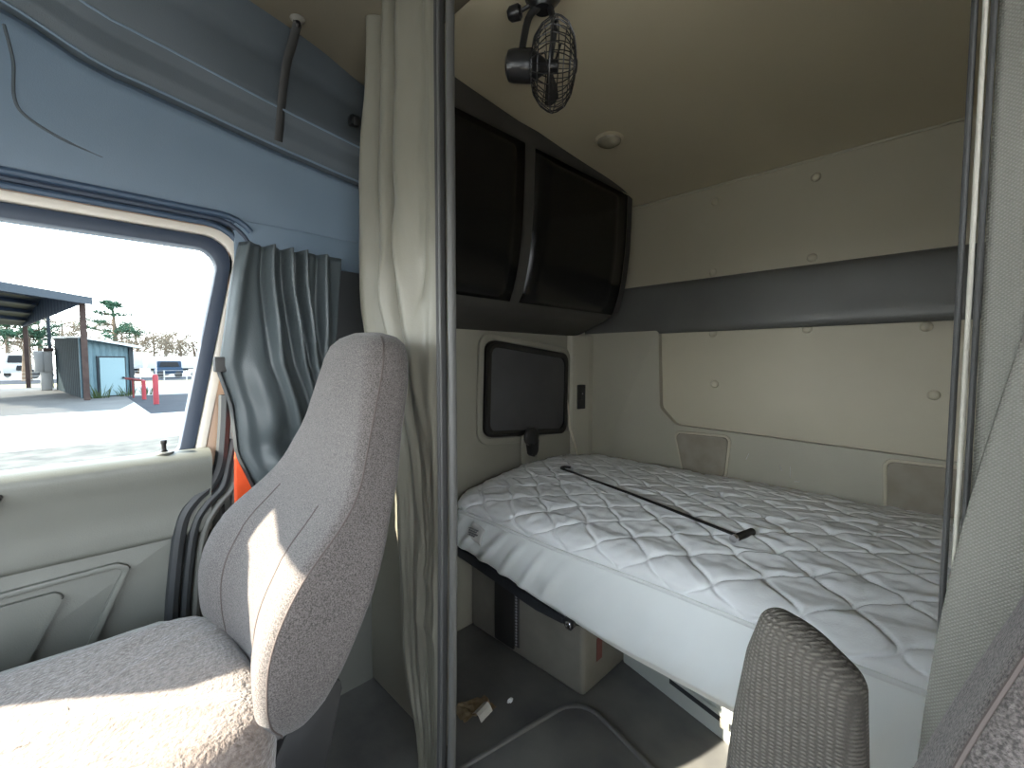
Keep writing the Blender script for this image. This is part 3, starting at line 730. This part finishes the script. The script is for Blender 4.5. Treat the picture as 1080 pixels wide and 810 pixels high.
obj('quilted_top', grid(qf, NX, NV), M['quilt'], mt, angle=None)
BZX = [-1.46, -1.41, -1.18, -.99, -.82, -.65, -.5, -.3, .7]
BZ = [.425, .422, .395, .37, .352, .335, .33, .33, .33]
def sidef(u, v):
    x = BX0+(BX1-BX0)*u; yf = yfront(x); zt = .590-zdrop(x)*1.0; zb = min(float(sm(x, BZX, BZ)), zt-.05)
    z = zt+(zb-zt)*v
    y = yf+.004-.030*math.sin(min(1, v*1.05)*PI*.9) + .035*max(0, v-.8)/.2
    f = math.exp(-((x+1.15)/.28)**2)+.25   # drag folds by the passenger end
    y -= f*.014*max(0, math.sin((x*1.0+ (1-v)*-.16)*58+3*noise.noise((x*4, 0, 0))))*math.sin(min(1, v)*PI)
    y -= .008*noise.noise((x*4, v*2.5, 5))
    return (x, y, z)
obj('side_fabric', grid(sidef, 260, 30), M['sheet'], mt, angle=None)
def endf(u, v):   # tuck at the bottom and back to close the volume
    x = BX0+(BX1-BX0)*u; a = sidef(u, 1); return (x, a[1]+(YBK-a[1])*v, a[2]+.004)
obj('underside', grid(endf, 40, 6), M['sheet'], mt)
obj('piping', tube([(x, yfront(x)-.003, .590-zdrop(x)) for x in np.linspace(BX0+.004, BX1, 160)], .0068, 8), M['piping'], mt)
tx = -1.245; ty = yfront(tx)-.020; tz = .585-zdrop(tx)
tg = obj('care_tag', grid(lambda u, v: (tx-.03+.075*u-.012*v, ty-.012*math.sin(v*2)-.008*u*u-.004, tz-.004-.062*v-.012*u), 6, 6), M['tag'], mt); solid(tg, .0015)
for k in range(4):
    zz = tz-.020-.009*k; lw = (.05, .042, .05, .036)[k]
    obj('tag_print', box(tx-.022-.002*k, tx-.022+lw-.002*k, ty-.0345, ty-.0335+.006, zz, zz+.003), M['ink'], tg)

bf = thing('bunk', 'low sleeper bunk carrying the white mattress, dark board edge and off-white base', 'bunk', (-.42, 1.6, 0))
def bbf(u, v):
    pass
rows = []
for x in np.linspace(-1.495, .70, 40):
    zb = float(sm(max(x, -1.45), BZX, BZ)); yf = interp(x, [-.86, -.76], [1.105, 1.20])
    t = interp(x, [-1.0, -.86], [.040, .022])
    rows.append([(x, yf, zb-.004), (x, 2.09, zb-.004), (x, 2.09, zb-t-.002), (x, yf+.03, zb-t-.002), (x, yf, zb-t)])
obj('bunk_board', loft(rows), M['bunkdark'], bf, angle=30)
lt = obj('latch_tab', prism(rpoly([(-.862, .365), (-.822, .365), (-.822, .342), (-.832, .328), (-.852, .328), (-.862, .342)], .008), 'xz', 1.10, 1.112, .003), M['black'], bf)
obj('latch_ring', lathe([(.007, 0), (.007, .005), (.011, .006), (.013, .004), (.013, 0)], (-.842, 1.101, .345), (0, -1, 0), 20), M['chrome'], lt)

st = thing('storage_box', 'grey moulded storage box on the floor under the passenger end of the bunk', 'storage box', (-1.19, 1.6, 0))
obj('box_body', box(-1.495, -.874, 1.23, 2.08, 0, .300, .022, 4), M['storage'], st)
obj('dark_cover', box(-1.33, -1.215, 1.222, 1.24, .02, .298, .006), M['blackm'], st)
zp = bmesh.new()
for k in range(20): box(-1.205, -1.196, 1.221, 1.232, .045+.0125*k, .053+.0125*k, .002, 1, bm=zp)
obj('zip_teeth', zp, M['ink'], st)
obj('zip_tape', box(-1.213, -1.188, 1.2255, 1.232, .04, .296), M['hem'], st)
obj('warning_label', box(-.876, -.8725, 1.31, 1.345, .10, .185), M['redlabel'], st)
BP = [(-.874, 1.50), (-.66, 1.455), (-.45, 1.405), (-.2, 1.36), (.10, 1.335), (.70, 1.33)]
def bstrip(i0, o0, o1): return [(x, y-o0) for x, y in BP[i0:]]+[(x, y+o1) for x, y in BP[i0:][::-1]]
bb = obj('base_panel', prism(bstrip(0, 0, .06), 'xy', 0, .30, .008), M['bunkwhite'], bf)
obj('dark_slot', prism(bstrip(1, .008, .004), 'xy', .058, .080, .003), M['bunkdark'], bb)
obj('slot_lip', prism(bstrip(1, .014, .004), 'xy', .081, .090, .003), M['bunkwhite'], bb)
obj('slot_catch', box(-.47, -.44, 1.388, 1.42, .05, .082, .004), M['storage'], bb)

# pull rod lying on the bed
def bed_z(x, y):
    s = max(.13, y-yfront(x)-.095+.13); return qf((x-BX0)/(BX1-BX0), s/(.13+(YBK-yfront(x)-.095)))[2]
pr_ = thing('hook_rod', 'thin black metal rod with a dark handle lying across the white mattress', 'rod', (-.86, 1.5, .66))
A = Vector((-1.185, 1.51, 0)); B = Vector((-.402, 1.31, 0))
A.z = bed_z(A.x, A.y)+.010; B.z = bed_z(B.x, B.y)+.012
obj('shaft', tube([A, A.lerp(B, .5)+Vector((0, 0, .004)), B], .0048, 8), M['black'], pr_)
dn = (B-A).normalized(); sd = Vector((-dn.y, dn.x, 0))
obj('hook_end', tube(smoothpath([A, A-dn*.02, A-dn*.032+sd*.012, A-dn*.030-sd*-.03, A-dn*.012+sd*.045], 4), .006, 8), M['black'], pr_)
gd = Vector((.25, 1, .0)).normalized()
g0 = B-gd*.03; g1 = B+gd*.065
g0.z = max(bed_z(g0.x, g0.y)+.012, B.z); g1.z = max(bed_z(g1.x, g1.y)+.012, B.z)
hd = obj('handle', tube([g0, g0+(g1-g0)*.04, g0+(g1-g0)*.96, g1], [.007, .0105, .0105, .008], 12), M['blackm'], pr_)
obj('handle_band', tube([g0-(g1-g0)*.02, g0+(g1-g0)*.10], .0110, 12), M['chrome'], pr_)

# ---------------------------------------------------------------- floor bits
fh = thing('floor_mat', 'black rubber hatch mat with raised rounded rim on the sleeper floor', 'mat', (-.6, .8, 0))
hp = [(-1.02, .40), (-.30, .40), (-.30, 1.13), (-.86, 1.225), (-.99, .70)]
hp = [(-1.03, .35), (-.36, .35), (-.42, 1.10), (-.875, 1.215)]
obj('mat_sheet', prism(rpoly(hp, [.03, .03, .03, .09], 10), 'xy', 0, .010, .004), M['floor'], fh)
obj('mat_rim', ring(rpoly(inset(hp, -.016), [.04, .04, .04, .10], 10), rpoly(hp, [.03, .03, .03, .09], 10), 'xy', 0, .018, .006), M['floor'], fh)
def crumple(n, sx, sy, sz, seed):
    bm = bmesh.new()
    bmesh.ops.create_icosphere(bm, subdivisions=3, radius=1)
    for v in bm.verts:
        k = 1+.45*noise.noise(v.co*2.1+Vector((seed, 0, 0))); v.co = Vector((v.co.x*sx*k, v.co.y*sy*k, max(-.9, v.co.z)*sz*k))
    return bm
wr = thing('crumpled_wrapper', 'crumpled brown paper wrapper on the dark floor beside the curtain', 'litter', (-1.09, .915, 0))
def wrf(u, v):
    a, b = u-.5, v-.5
    return (-1.09+.085*a+.03*b, .915+.11*b-.02*a, .012+.022*abs(noise.noise((u*3.3, v*3.3, 2)))+.020*max(0, a*1.2)+.012*abs(math.sin(v*7)))
solid(obj('paper', grid(wrf, 8, 8), M['wrapper'], wr, smooth=False), .001)
obj('torn_flap', grid(lambda u, v: (-1.075+.05*u, .885+.05*v, .03+.02*math.sin(u*3)+.012*v), 4, 4), M['hemlight'], wr, smooth=False)
cb = obj('paper_scrap', crumple(2, .008, .012, .006, 3), M['piping']); bmv = None
cb.location = (-1.05, 1.04, .006); tag(cb, 'tiny white paper scrap on the dark floor in front of the storage box', 'litter')

# ================================================================ OUTSIDE
GZ = -1.0
struct('ground', box(-160, 40, -90, 90, GZ-.3, GZ-.02), M['concrete'])
struct('ground_gravel', box(-16.0, -9.5, -6, 7, GZ-.02, GZ-.01), M['gravel'])
M['shaded'] = mat('shaded_concrete', (.030, .030, .030), .9, (.045, .045, .044), .5, detail=6)  # canopy shade put into the ground colour as a dark patch
struct('ground_shade', prism([(-60, -25), (-26.5, -25), (-26.5, 1.4), (-30.5, 2.19), (-60, 2.19)], 'xy', GZ-.02, GZ-.014), M['shaded'], smooth=False)
struct('road', box(-75, -60, -90, 90, GZ-.02, GZ-.01), M['asphalt'])
struct('ground_asphalt', box(-36, -23.5, 2.2, 9.5, GZ-.02, GZ-.012), M['asphalt'])
gs = struct('grass_strip', box(-60, -52.5, -90, 90, GZ-.02, GZ), M['grass'])

A0 = Vector((-33.7, .46)); B0 = Vector((-52.0, -2.6)); E1 = Vector((.80, -.60)).normalized()  # canopy corner posts and run toward the viewer
ca_ = thing('canopy', 'open metal canopy on rusty posts standing before the small shed', 'canopy', (-36, -4, GZ))
hA, hB, hR, tR = 4.55, 4.0, 5.5, .52
def cq(s, t, dz=0.0):
    """s metres along the front eave from post A, t 0..1 from A to B, under a gabled roof"""
    p = A0*(1-t)+B0*t+E1*s; return Vector((p.x, p.y, interp(t, [-.05, 0, tR, 1, 1.05], [hA-.09, hA, hR, hB, hB-.16])+dz))
def slab(p, th, bm=None):
    bm = bm or bmesh.new()
    T = [bm.verts.new(v) for v in p]; Bt = [bm.verts.new(v-Vector((0, 0, th))) for v in p]
    bm.faces.new(T); bm.faces.new(Bt[::-1])
    for i in range(4): bm.faces.new((T[i], T[(i+1) % 4], Bt[(i+1) % 4], Bt[i]))
    return bm
for t0, t1 in ((-.03, tR), (tR, 1.03)):
    obj('roof_slope', slab([cq(-.5, t0, .1), cq(16, t0, .1), cq(16, t1, .1), cq(-.5, t1, .1)], .08), M['metalroof'], ca_, smooth=False)
obj('front_fascia', slab([cq(-.5, -.035, .16), cq(16, -.035, .16), cq(16, -.012, .16), cq(-.5, -.012, .16)], .40), M['fascia'], ca_, smooth=False)
for k in range(7):
    t = .10+.13*k
    obj('purlin', slab([cq(.3, t, .0), cq(16, t, .0), cq(16, t+.03, .0), cq(.3, t+.03, .0)], .20), M['purlin'], ca_, smooth=False)
va = bmesh.new(); NV2 = 60
for k in range(NV2+1):
    t = k/NV2; o = .10 if k % 3 == 0 else 0
    p = cq(.1+o*.5, t); va.verts.new(p); va.verts.new((p.x, p.y, hA-.32+(hB-.18-hA+.32)*t))
va.verts.ensure_lookup_table()
for k in range(NV2): va.faces.new((va.verts[2*k], va.verts[2*k+2], va.verts[2*k+3], va.verts[2*k+1]))
solid(obj('gable_cladding', va, M['gable'], ca_, smooth=False), .05)
for s_, t in ((0, 0), (0, 1), (15.5, 0), (15.5, 1)):
    p = cq(s_, t); r = .13
    obj('post', box(p.x-r, p.x+r, p.y-r, p.y+r, GZ, p.z-.02), M['post'], ca_, smooth=False)
pole = thing('utility_pole', 'thin dark pole rising behind the white cabinet by the shed', 'pole', (-50.5, -1.3, GZ))
obj('shaft', box(-50.6, -50.4, -1.38, -1.18, GZ, 5.4), M['shedtrim'], pole, smooth=False)
obj('cap', box(-50.7, -50.3, -1.48, -1.08, 5.4, 5.6), M['shedtrim'], pole, smooth=False)

# shed: dark side faces left, pale front with door
S0 = Vector((-35.6, .28)); SR = Vector((-37.3, 2.62)); SLft = Vector((-47.8, -.95))
sh = thing('shed', 'small pale blue metal shed with a white door beyond the canopy post', 'shed', (-40, 1, GZ))
def wallq(P, Q, z0, z1a, z1b, m, name, rib=0, par=sh, zz=None):
    bm = bmesh.new(); n = max(1, rib*3); d = (Q-P); nrm = Vector((-d.y, d.x)).normalized()
    vs = []
    for k in range(n+1):
        t = k/n; q = P+d*t + nrm*(.06 if (rib and k % 3 == 0) else 0); z1 = z1a*(1-t)+z1b*t
        vs.append((bm.verts.new((q.x, q.y, z0)), bm.verts.new((q.x, q.y, z1))))
    for k in range(n): bm.faces.new((vs[k][0], vs[k+1][0], vs[k+1][1], vs[k][1]))
    o = obj(name, bm, m, par, smooth=False); solid(o, .06, 0); return o
hs0, hs1, hs2 = 2.50, 2.05, 2.9
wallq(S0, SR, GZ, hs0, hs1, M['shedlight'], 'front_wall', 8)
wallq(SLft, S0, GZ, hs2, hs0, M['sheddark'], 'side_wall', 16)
SB = SR+(SLft-S0); wallq(SR, SB, GZ, hs1, hs2-.4, M['sheddark'], 'side_wall', 12); wallq(SB, SLft, GZ, hs2-.4, hs2, M['sheddark'], 'back_wall', 8)
def lerp2(P, Q, t): return P+(Q-P)*t
outn = Vector((.14, .10))
rf = [(*(lerp2(S0, SR, -.06)+outn*3), hs0+.08), (*(lerp2(S0, SR, 1.12)+outn*3), hs1+.06), (*(lerp2(SLft, SB, 1.12)), hs2-.34), (*(lerp2(SLft, SB, -.06)), hs2+.10)]
obj('roof', slab([Vector(p) for p in rf], .14), M['shedroof'], sh, smooth=False)
for t0, t1, nm, mk, z0, z1, dd in ((.28, .86, 'door_surround', 'shedtrim', GZ, 1.45, .10), (.32, .82, 'door', 'sheddoor', GZ+.05, 1.36, .18)):
    P, Q = lerp2(S0, SR, t0)+outn*dd*4, lerp2(S0, SR, t1)+outn*dd*4
    wallq(P, Q, z0, z1, z1, M[mk], nm, 0)
P = lerp2(S0, SR, .77)+outn*1.1
obj('door_knob', box(P.x-.06, P.x+.06, P.y-.06, P.y+.06, .05, .17), M['shedtrim'], sh, smooth=False)
P, Q = lerp2(S0, SR, .93)+outn*.6, lerp2(S0, SR, 1.02)+outn*.6
wallq(P, Q, GZ, hs1, hs1-.02, M['shedtrim'], 'corner_trim', 0)
# weeds along the shed foot
for k, (t, lab) in enumerate(((.10, 'low green weeds at the shed wall beside the canopy post'), (.62, 'tuft of weeds growing before the shed door'), (1.05, 'dry weeds at the shed corner next to the red rail'))):
    q = lerp2(S0, SR, t)+outn*5; bm = bmesh.new(); rnd = random.Random(k)
    for j in range(26):
        a = rnd.uniform(0, 2*PI); r = rnd.uniform(0, .28); h = rnd.uniform(.25, .75)*(1 if k else 1.2)
        b0 = Vector((q.x+r*math.cos(a), q.y+r*math.sin(a)*1.4, GZ-.02)); tube([b0, b0+Vector((.08*math.cos(a), .1*math.sin(a), h*.6)), b0+Vector((.2*math.cos(a), .25*math.sin(a), h))], [.02, .016, .004], 4, bm=bm)
    o = obj('weed_tuft', bm, M['weed'], None, smooth=False); rebase(o, (q.x, q.y, GZ)); tag(o, lab, 'plant', 'weeds along the shed')
# white cabinet/ice chest next to the shed
ic = thing('ice_chest', 'white box cabinet standing against the dark side of the shed', 'cabinet', (-47.6, -1.9, GZ))
obj('body', box(-48.4, -46.8, -2.9, -1.2, GZ+1.5, GZ+3.2, .05), M['white'], ic)
obj('base', box(-48.2, -47, -2.4, -1.35, GZ, GZ+1.5, .04), M['white'], ic)
obj('lid', box(-48.5, -46.7, -2.0, -1.1, GZ+3.2, GZ+3.45, .04), M['post'], ic)
obj('door', box(-46.82, -46.74, -2.8, -2.0, GZ+1.55, GZ+3.1, .02), M['white'], ic)
ic.scale = (1, .55, .9); ic.location.y = -1.48
# bollard and rail
bo = thing('bollard', 'tall red bollard standing on the asphalt right of the shed', 'bollard', (-28.3, 2.885, GZ))
obj('pipe', lathe([(.12, 0), (.12, 1.42), (.09, 1.50), (0, 1.53)], (-28.3, 2.885, GZ-.02), (0, 0, 1), 16), M['red'], bo)
obj('white_marker', lathe([(.03, 1.5), (.03, 2.15), (0, 2.16)], (-28.3, 2.93, GZ), (0, 0, 1), 8), M['white'], bo)
gr = thing('guard_rail', 'low red pipe guard rail beside the shed corner', 'rail', (-32.2, 2.7, GZ))
obj('rail_pipe', tube([(-35.2, 2.2, GZ+1.1), (-32.4, 2.74, GZ+1.05), (-32.25, 2.76, GZ+.98)], .07, 8), M['rustred'], gr)
obj('rail_post', lathe([(.10, 0), (.10, 1.08), (0, 1.12)], (-32.24, 2.76, GZ-.02), (0, 0, 1), 12), M['red'], gr)
obj('thin_post', lathe([(.04, 0), (.04, 1.05), (0, 1.06)], (-34.0, 2.43, GZ-.02), (0, 0, 1), 8), M['rustred'], gr)

def wheel(par, x, y, r=.42):
    obj('wheel', lathe([(r*.5, -.14), (r*.95, -.13), (r, -.08), (r, .08), (r*.95, .13), (r*.5, .14)], (x, y, GZ+r-.02), (1, 0, 0), 16), M['tyre'], par)
def car(name, label, x, y, L, W, H, body, cabin=(.25, .75), group=None, box_only=False):
    """parked side-on: length along y"""
    t = thing(name, label, name.split('_')[-1], (x, y, GZ), group)
    b0 = GZ+.45; z1 = b0+H*.42
    obj('body', prism(rpoly([(y-L/2, b0), (y+L/2, b0), (y+L/2, z1), (y-L/2, z1)], .22), 'yz', x-W/2, x+W/2, .08), M[body], t)
    ca0, ca1 = y-L/2+L*cabin[0], y-L/2+L*cabin[1]
    cb_ = obj('cabin', prism(rpoly([(ca0, z1-.05), (ca1, z1-.05), (ca1-.25*(not box_only), GZ+H), (ca0+.25*(not box_only), GZ+H)], .12), 'yz', x-W/2+.1, x+W/2-.1, .06), M[body], t)
    obj('window', prism(rpoly([(ca0+.2, z1+.05), (ca1-.2, z1+.05), (ca1-.4, GZ+H-.12), (ca0+.35, GZ+H-.12)], .05), 'yz', x+W/2-.09, x+W/2-.05), M['cardark'], cb_)
    wheel(t, x+W/2-.1, y-L*.32); wheel(t, x+W/2-.1, y+L*.32)
    return t
tr = thing('pickup_truck', 'white pickup truck with dark windshield parked behind the canopy', 'truck', (-84, -5.2, GZ))
obj('body', prism(rpoly([(-7.2, GZ+.75), (-2.6, GZ+.75), (-2.6, GZ+2.2), (-3.0, GZ+2.35), (-7.2, GZ+2.35)], .2), 'yz', -86.5, -83.6, .1), M['white'], tr)
cbn = obj('cabin', prism(rpoly([(-6.9, GZ+2.3), (-3.4, GZ+2.3), (-3.9, GZ+4.1), (-6.6, GZ+4.1)], .3), 'yz', -86.2, -83.8, .15), M['white'], tr)
obj('windshield', prism(rpoly([(-6.45, GZ+2.55), (-3.9, GZ+2.55), (-4.2, GZ+3.75), (-6.2, GZ+3.75)], .1), 'yz', -83.82, -83.7), M['cardark'], cbn)
obj('grille', prism(rpoly([(-5.2, GZ+1.2), (-3.4, GZ+1.2), (-3.5, GZ+2.05), (-5.0, GZ+2.05)], .2), 'yz', -83.62, -83.5), M['cardark'], tr)
for y in (-6.5, -3.4): wheel(tr, -83.9, y, .6)
tr.scale = (1, .56, .75)
car('dark_car', 'dark car at the far left edge, beside the white pickup truck', -82, -7.7, 2.7, 1.8, 1.6, 'cardark')
car('grey_car', 'dark car partly hidden between the far canopy post and the white cabinet', -78, -2.75, 1.9, 1.8, 1.5, 'cardark')
def trailer(label, x, y0, y1, z0, z1):
    t = thing('box_trailer', label, 'trailer', (x, (y0+y1)/2, GZ), 'white trailers across the road')
    obj('box', box(x-1.3, x+1.3, y0, y1, GZ+z0, GZ+z1, .06), M['white'], t)
    obj('skirt', box(x-.9, x+1.0, y0+.6, y1-.6, GZ+.55, GZ+z0, .03), M['shedtrim'], t)
    for y in (y0+1.2, y0+2.3, y1-1.4): wheel(t, x+1.1, y, .5)
    return t
trailer('tall white box trailer directly behind the shed across the road', -77, .5, 6.6, 1.1, 3.3)
trailer('long white trailer right of the tall one, beneath the bare trees', -83, 7.4, 24, 1.0, 2.75)
bt = car('blue_van', 'dark blue van parked in front of the white trailers', -70.5, 8.55, 2.7, 2.0, 2.1, 'bluepaint', (.05, .95), box_only=True)
car('silver_car', 'pale car parked just right of the dark blue van', -68, 11.6, 2.6, 1.8, 1.5, 'white')
car('white_car', 'white car half hidden by the rear edge of the door window', -68, 15.2, 3.2, 1.8, 1.5, 'white')
fe = thing('wire_fence', 'low wire fence along the grass strip across the yard', 'fence', (-61, 8, GZ))
for k in range(16):
    y = -9+2.0*k; obj('fence_post', box(-61.05, -60.95, y-.05, y+.05, GZ-.02, GZ+1.1), M['white'], fe, smooth=False)
for z in (.35, .7, 1.05): obj('wire', box(-61.02, -60.98, -9, 21, GZ+z, GZ+z+.025), M['white'], fe, smooth=False)
ut = thing('street_pole', 'slender pole standing before the bare trees near the window frame', 'pole', (-92, 16.5, GZ))
obj('shaft', tube([(-92, 16.5, GZ-.02), (-92, 16.5, 5.2)], .13, 8), M['post'], ut); obj('cross_arm', box(-92.1, -91.9, 15.7, 17.3, 4.7, 4.9), M['post'], ut, smooth=False)

# ---- trees
def bare_tree(label, x, y, h, seed, m='twig'):
    rnd = random.Random(seed); t = thing('bare_tree', label, 'tree', (x, y, GZ), 'bare winter trees along the road')
    tk = bmesh.new(); tube([(x, y, GZ-.02), (x+.1, y+.1, GZ+h*.45), (x, y+rnd.uniform(-.3, .3), GZ+h*.8)], [.28, .2, .07], 6, bm=tk)
    obj('trunk', tk, M['bark'], t)
    cr = bmesh.new()
    def br(p, d, l, r, k):
        q = p+d*l; tube([p, q], [r, r*.55], 4, bm=cr)
        if k == 0: return
        for _ in range(4 if k > 1 else 5):
            nd = (d+Vector((rnd.gauss(0, .55), rnd.gauss(0, .55), rnd.gauss(.12, .4)))).normalized()
            br(p+d*l*rnd.uniform(.4, 1), nd, l*rnd.uniform(.55, .8), max(.028, r*.55), k-1)
    for j in range(12):
        a = rnd.uniform(0, 2*PI); z = h*rnd.uniform(.12, .70)
        br(Vector((x, y, GZ+z)), Vector((math.cos(a)*.8, math.sin(a)*.8, rnd.uniform(.35, 1))).normalized(), h*.26*(1.15-z/h*.5), .07, 3)
    obj('crown', cr, M[m], t, smooth=False)
def pine(label, x, y, h, seed):
    rnd = random.Random(seed); t = thing('pine_tree', label, 'tree', (x, y, GZ), 'green pines beyond the yard')
    obj('trunk', tube([(x, y, GZ-.02), (x+.2, y+.15, GZ+h*.5), (x, y, GZ+h*.97)], [.42, .3, .08], 8), M['bark'], t)
    cr = bmesh.new(); nd_ = bmesh.new()
    for j in range(26):
        f = rnd.uniform(.42, 1); z = h*f; a = rnd.uniform(0, 2*PI); l = h*.26*(1.15-f)*1.9*rnd.uniform(.6, 1.1)+.4
        d = Vector((math.cos(a), math.sin(a), rnd.uniform(.0, .35))); p = Vector((x, y, GZ+z)); q = p+d*l
        tube([p, q], [.07, .03], 4, bm=cr)
        for i in range(34):
            c = p.lerp(q, rnd.uniform(.35, 1.05))+Vector((rnd.gauss(0, .28), rnd.gauss(0, .28), rnd.gauss(.08, .16)))
            for e in range(3):
                v = Vector((rnd.gauss(0, 1), rnd.gauss(0, 1), rnd.gauss(.3, .8))).normalized(); tube([c, c+v*.42], [.05, .008], 3, bm=nd_)
    obj('branches', cr, M['bark'], t); obj('foliage', nd_, M['needle'], t, smooth=False)
pine('tall green pine rising behind the shed roof', -88.5, 4.42, 10.95, 3)
pine('broad green pine under the canopy roof at the left', -70, -3.6, 8.2, 8)
spots = [
    (-95, -15.5, 9.2), (-93, -12, 9.4), (-96, -9.4, 8.8), (-94, -6.6, 9.2), (-97, -3.6, 9.6), (-94, -1.0, 9.6), (-96, 1.5, 9.4), (-95, 5.6, 9.0), (-97, 7.6, 8.4), (-95, 9.6, 7.6),
    (-98, 11.6, 7.2), (-96, 13.4, 6.8), (-99, 15.8, 7.0), (-97, 18.0, 6.4), (-100, 20.6, 6.8), (-98, 23.0, 6.2), (-100, 25.6, 6.4)]
oldspots = [(-96, -13, 9.5), (-98, -9.0, 10), (-90, -5.2, 8.0), (-94, -1.6, 9.2), (-92, 1.0, 9.6), (-97, 6.6, 10), (-96, 9.4, 8.8), (-100, 12.2, 9.2), (-97, 14.6, 8.4), (-101, 17.4, 9.0), (-98, 20.2, 8.2), (-100, 23.6, 8.6), (-98, 27.0, 8.0)]
labs = ['bare tree at the far left edge of the window, behind the dark car', 'bare tree behind the dark car and the canopy purlins', 'bare tree behind the broad pine, left of its trunk',
        'bare tree behind the broad pine, right of its trunk', 'bare tree above the white pickup, just left of the far canopy post', 'bare tree just right of the far canopy post',
        'bare tree behind the white cabinet and the thin dark pole', 'bare tree just right of the tall pine', 'bare tree above the right corner of the shed roof', 'bare tree above the tall white trailer',
        'bare tree above the right end of the tall white trailer', 'bare tree above the red guard rail', 'bare tree above the dark blue van', 'bare tree left of the slender street pole',
        'bare tree right of the slender street pole', 'bare tree close to the rubber rim of the door window', 'bare tree half cut by the rubber rim of the door window']
for k, (x, y, h) in enumerate(spots):
    xn = -95-9*((k*3) % 4); q = xn/x
    bare_tree(labs[k], xn, y*q, (h-1.7)*q+2.3, 20+k)

# ================================================================ LIGHT, CAMERA
sl = bpy.data.lights.new('sun', 'SUN'); sl.energy = SUN; sl.angle = math.radians(.6); sl.color = (1.0, .90, .76)
so = bpy.data.objects.new('sun', sl); C.objects.link(so); so.location = (-5, -30, 20)
sdir = Vector((-.24, -1, .61)).normalized()
so.rotation_euler = (-sdir).to_track_quat('-Z', 'Y').to_euler()
w = bpy.data.worlds.new('sky'); bpy.context.scene.world = w; w.use_nodes = True
bg = w.node_tree.nodes['Background']; bg.inputs['Strength'].default_value = SKY
tcw = w.node_tree.nodes.new('ShaderNodeTexCoord'); sp = w.node_tree.nodes.new('ShaderNodeSeparateXYZ'); rm = w.node_tree.nodes.new('ShaderNodeValToRGB')
w.node_tree.links.new(tcw.outputs['Generated'], sp.inputs[0]); w.node_tree.links.new(sp.outputs['Z'], rm.inputs[0]); w.node_tree.links.new(rm.outputs[0], bg.inputs[0])
rm.color_ramp.elements[0].color = (.95, .98, 1, 1); rm.color_ramp.elements[1].color = (.55, .75, 1, 1)

cam = bpy.data.cameras.new('camera'); co = bpy.data.objects.new('camera', cam); C.objects.link(co)
cam.sensor_width = 36; cam.lens = 462/1080*36; cam.clip_start = .02; cam.clip_end = 400
p = math.atan(25/462)
co.location = (0, 0, 1.2)
fwd = Vector((-math.cos(p)/math.sqrt(2), math.cos(p)/math.sqrt(2), -math.sin(p)))
co.rotation_euler = fwd.to_track_quat('-Z', 'Y').to_euler()
s = bpy.context.scene; s.camera = co
s.view_settings.view_transform = 'Standard'; s.view_settings.look = 'None'; s.view_settings.gamma = 1; s.view_settings.use_curve_mapping = False
s.view_settings.exposure = 0.5
s.cycles.use_denoising = True
s.cycles.max_bounces = 12; s.cycles.diffuse_bounces = 8; s.cycles.transparent_max_bounces = 16
s.cycles.sample_clamp_indirect = 12; s.cycles.caustics_reflective = False; s.cycles.caustics_refractive = False
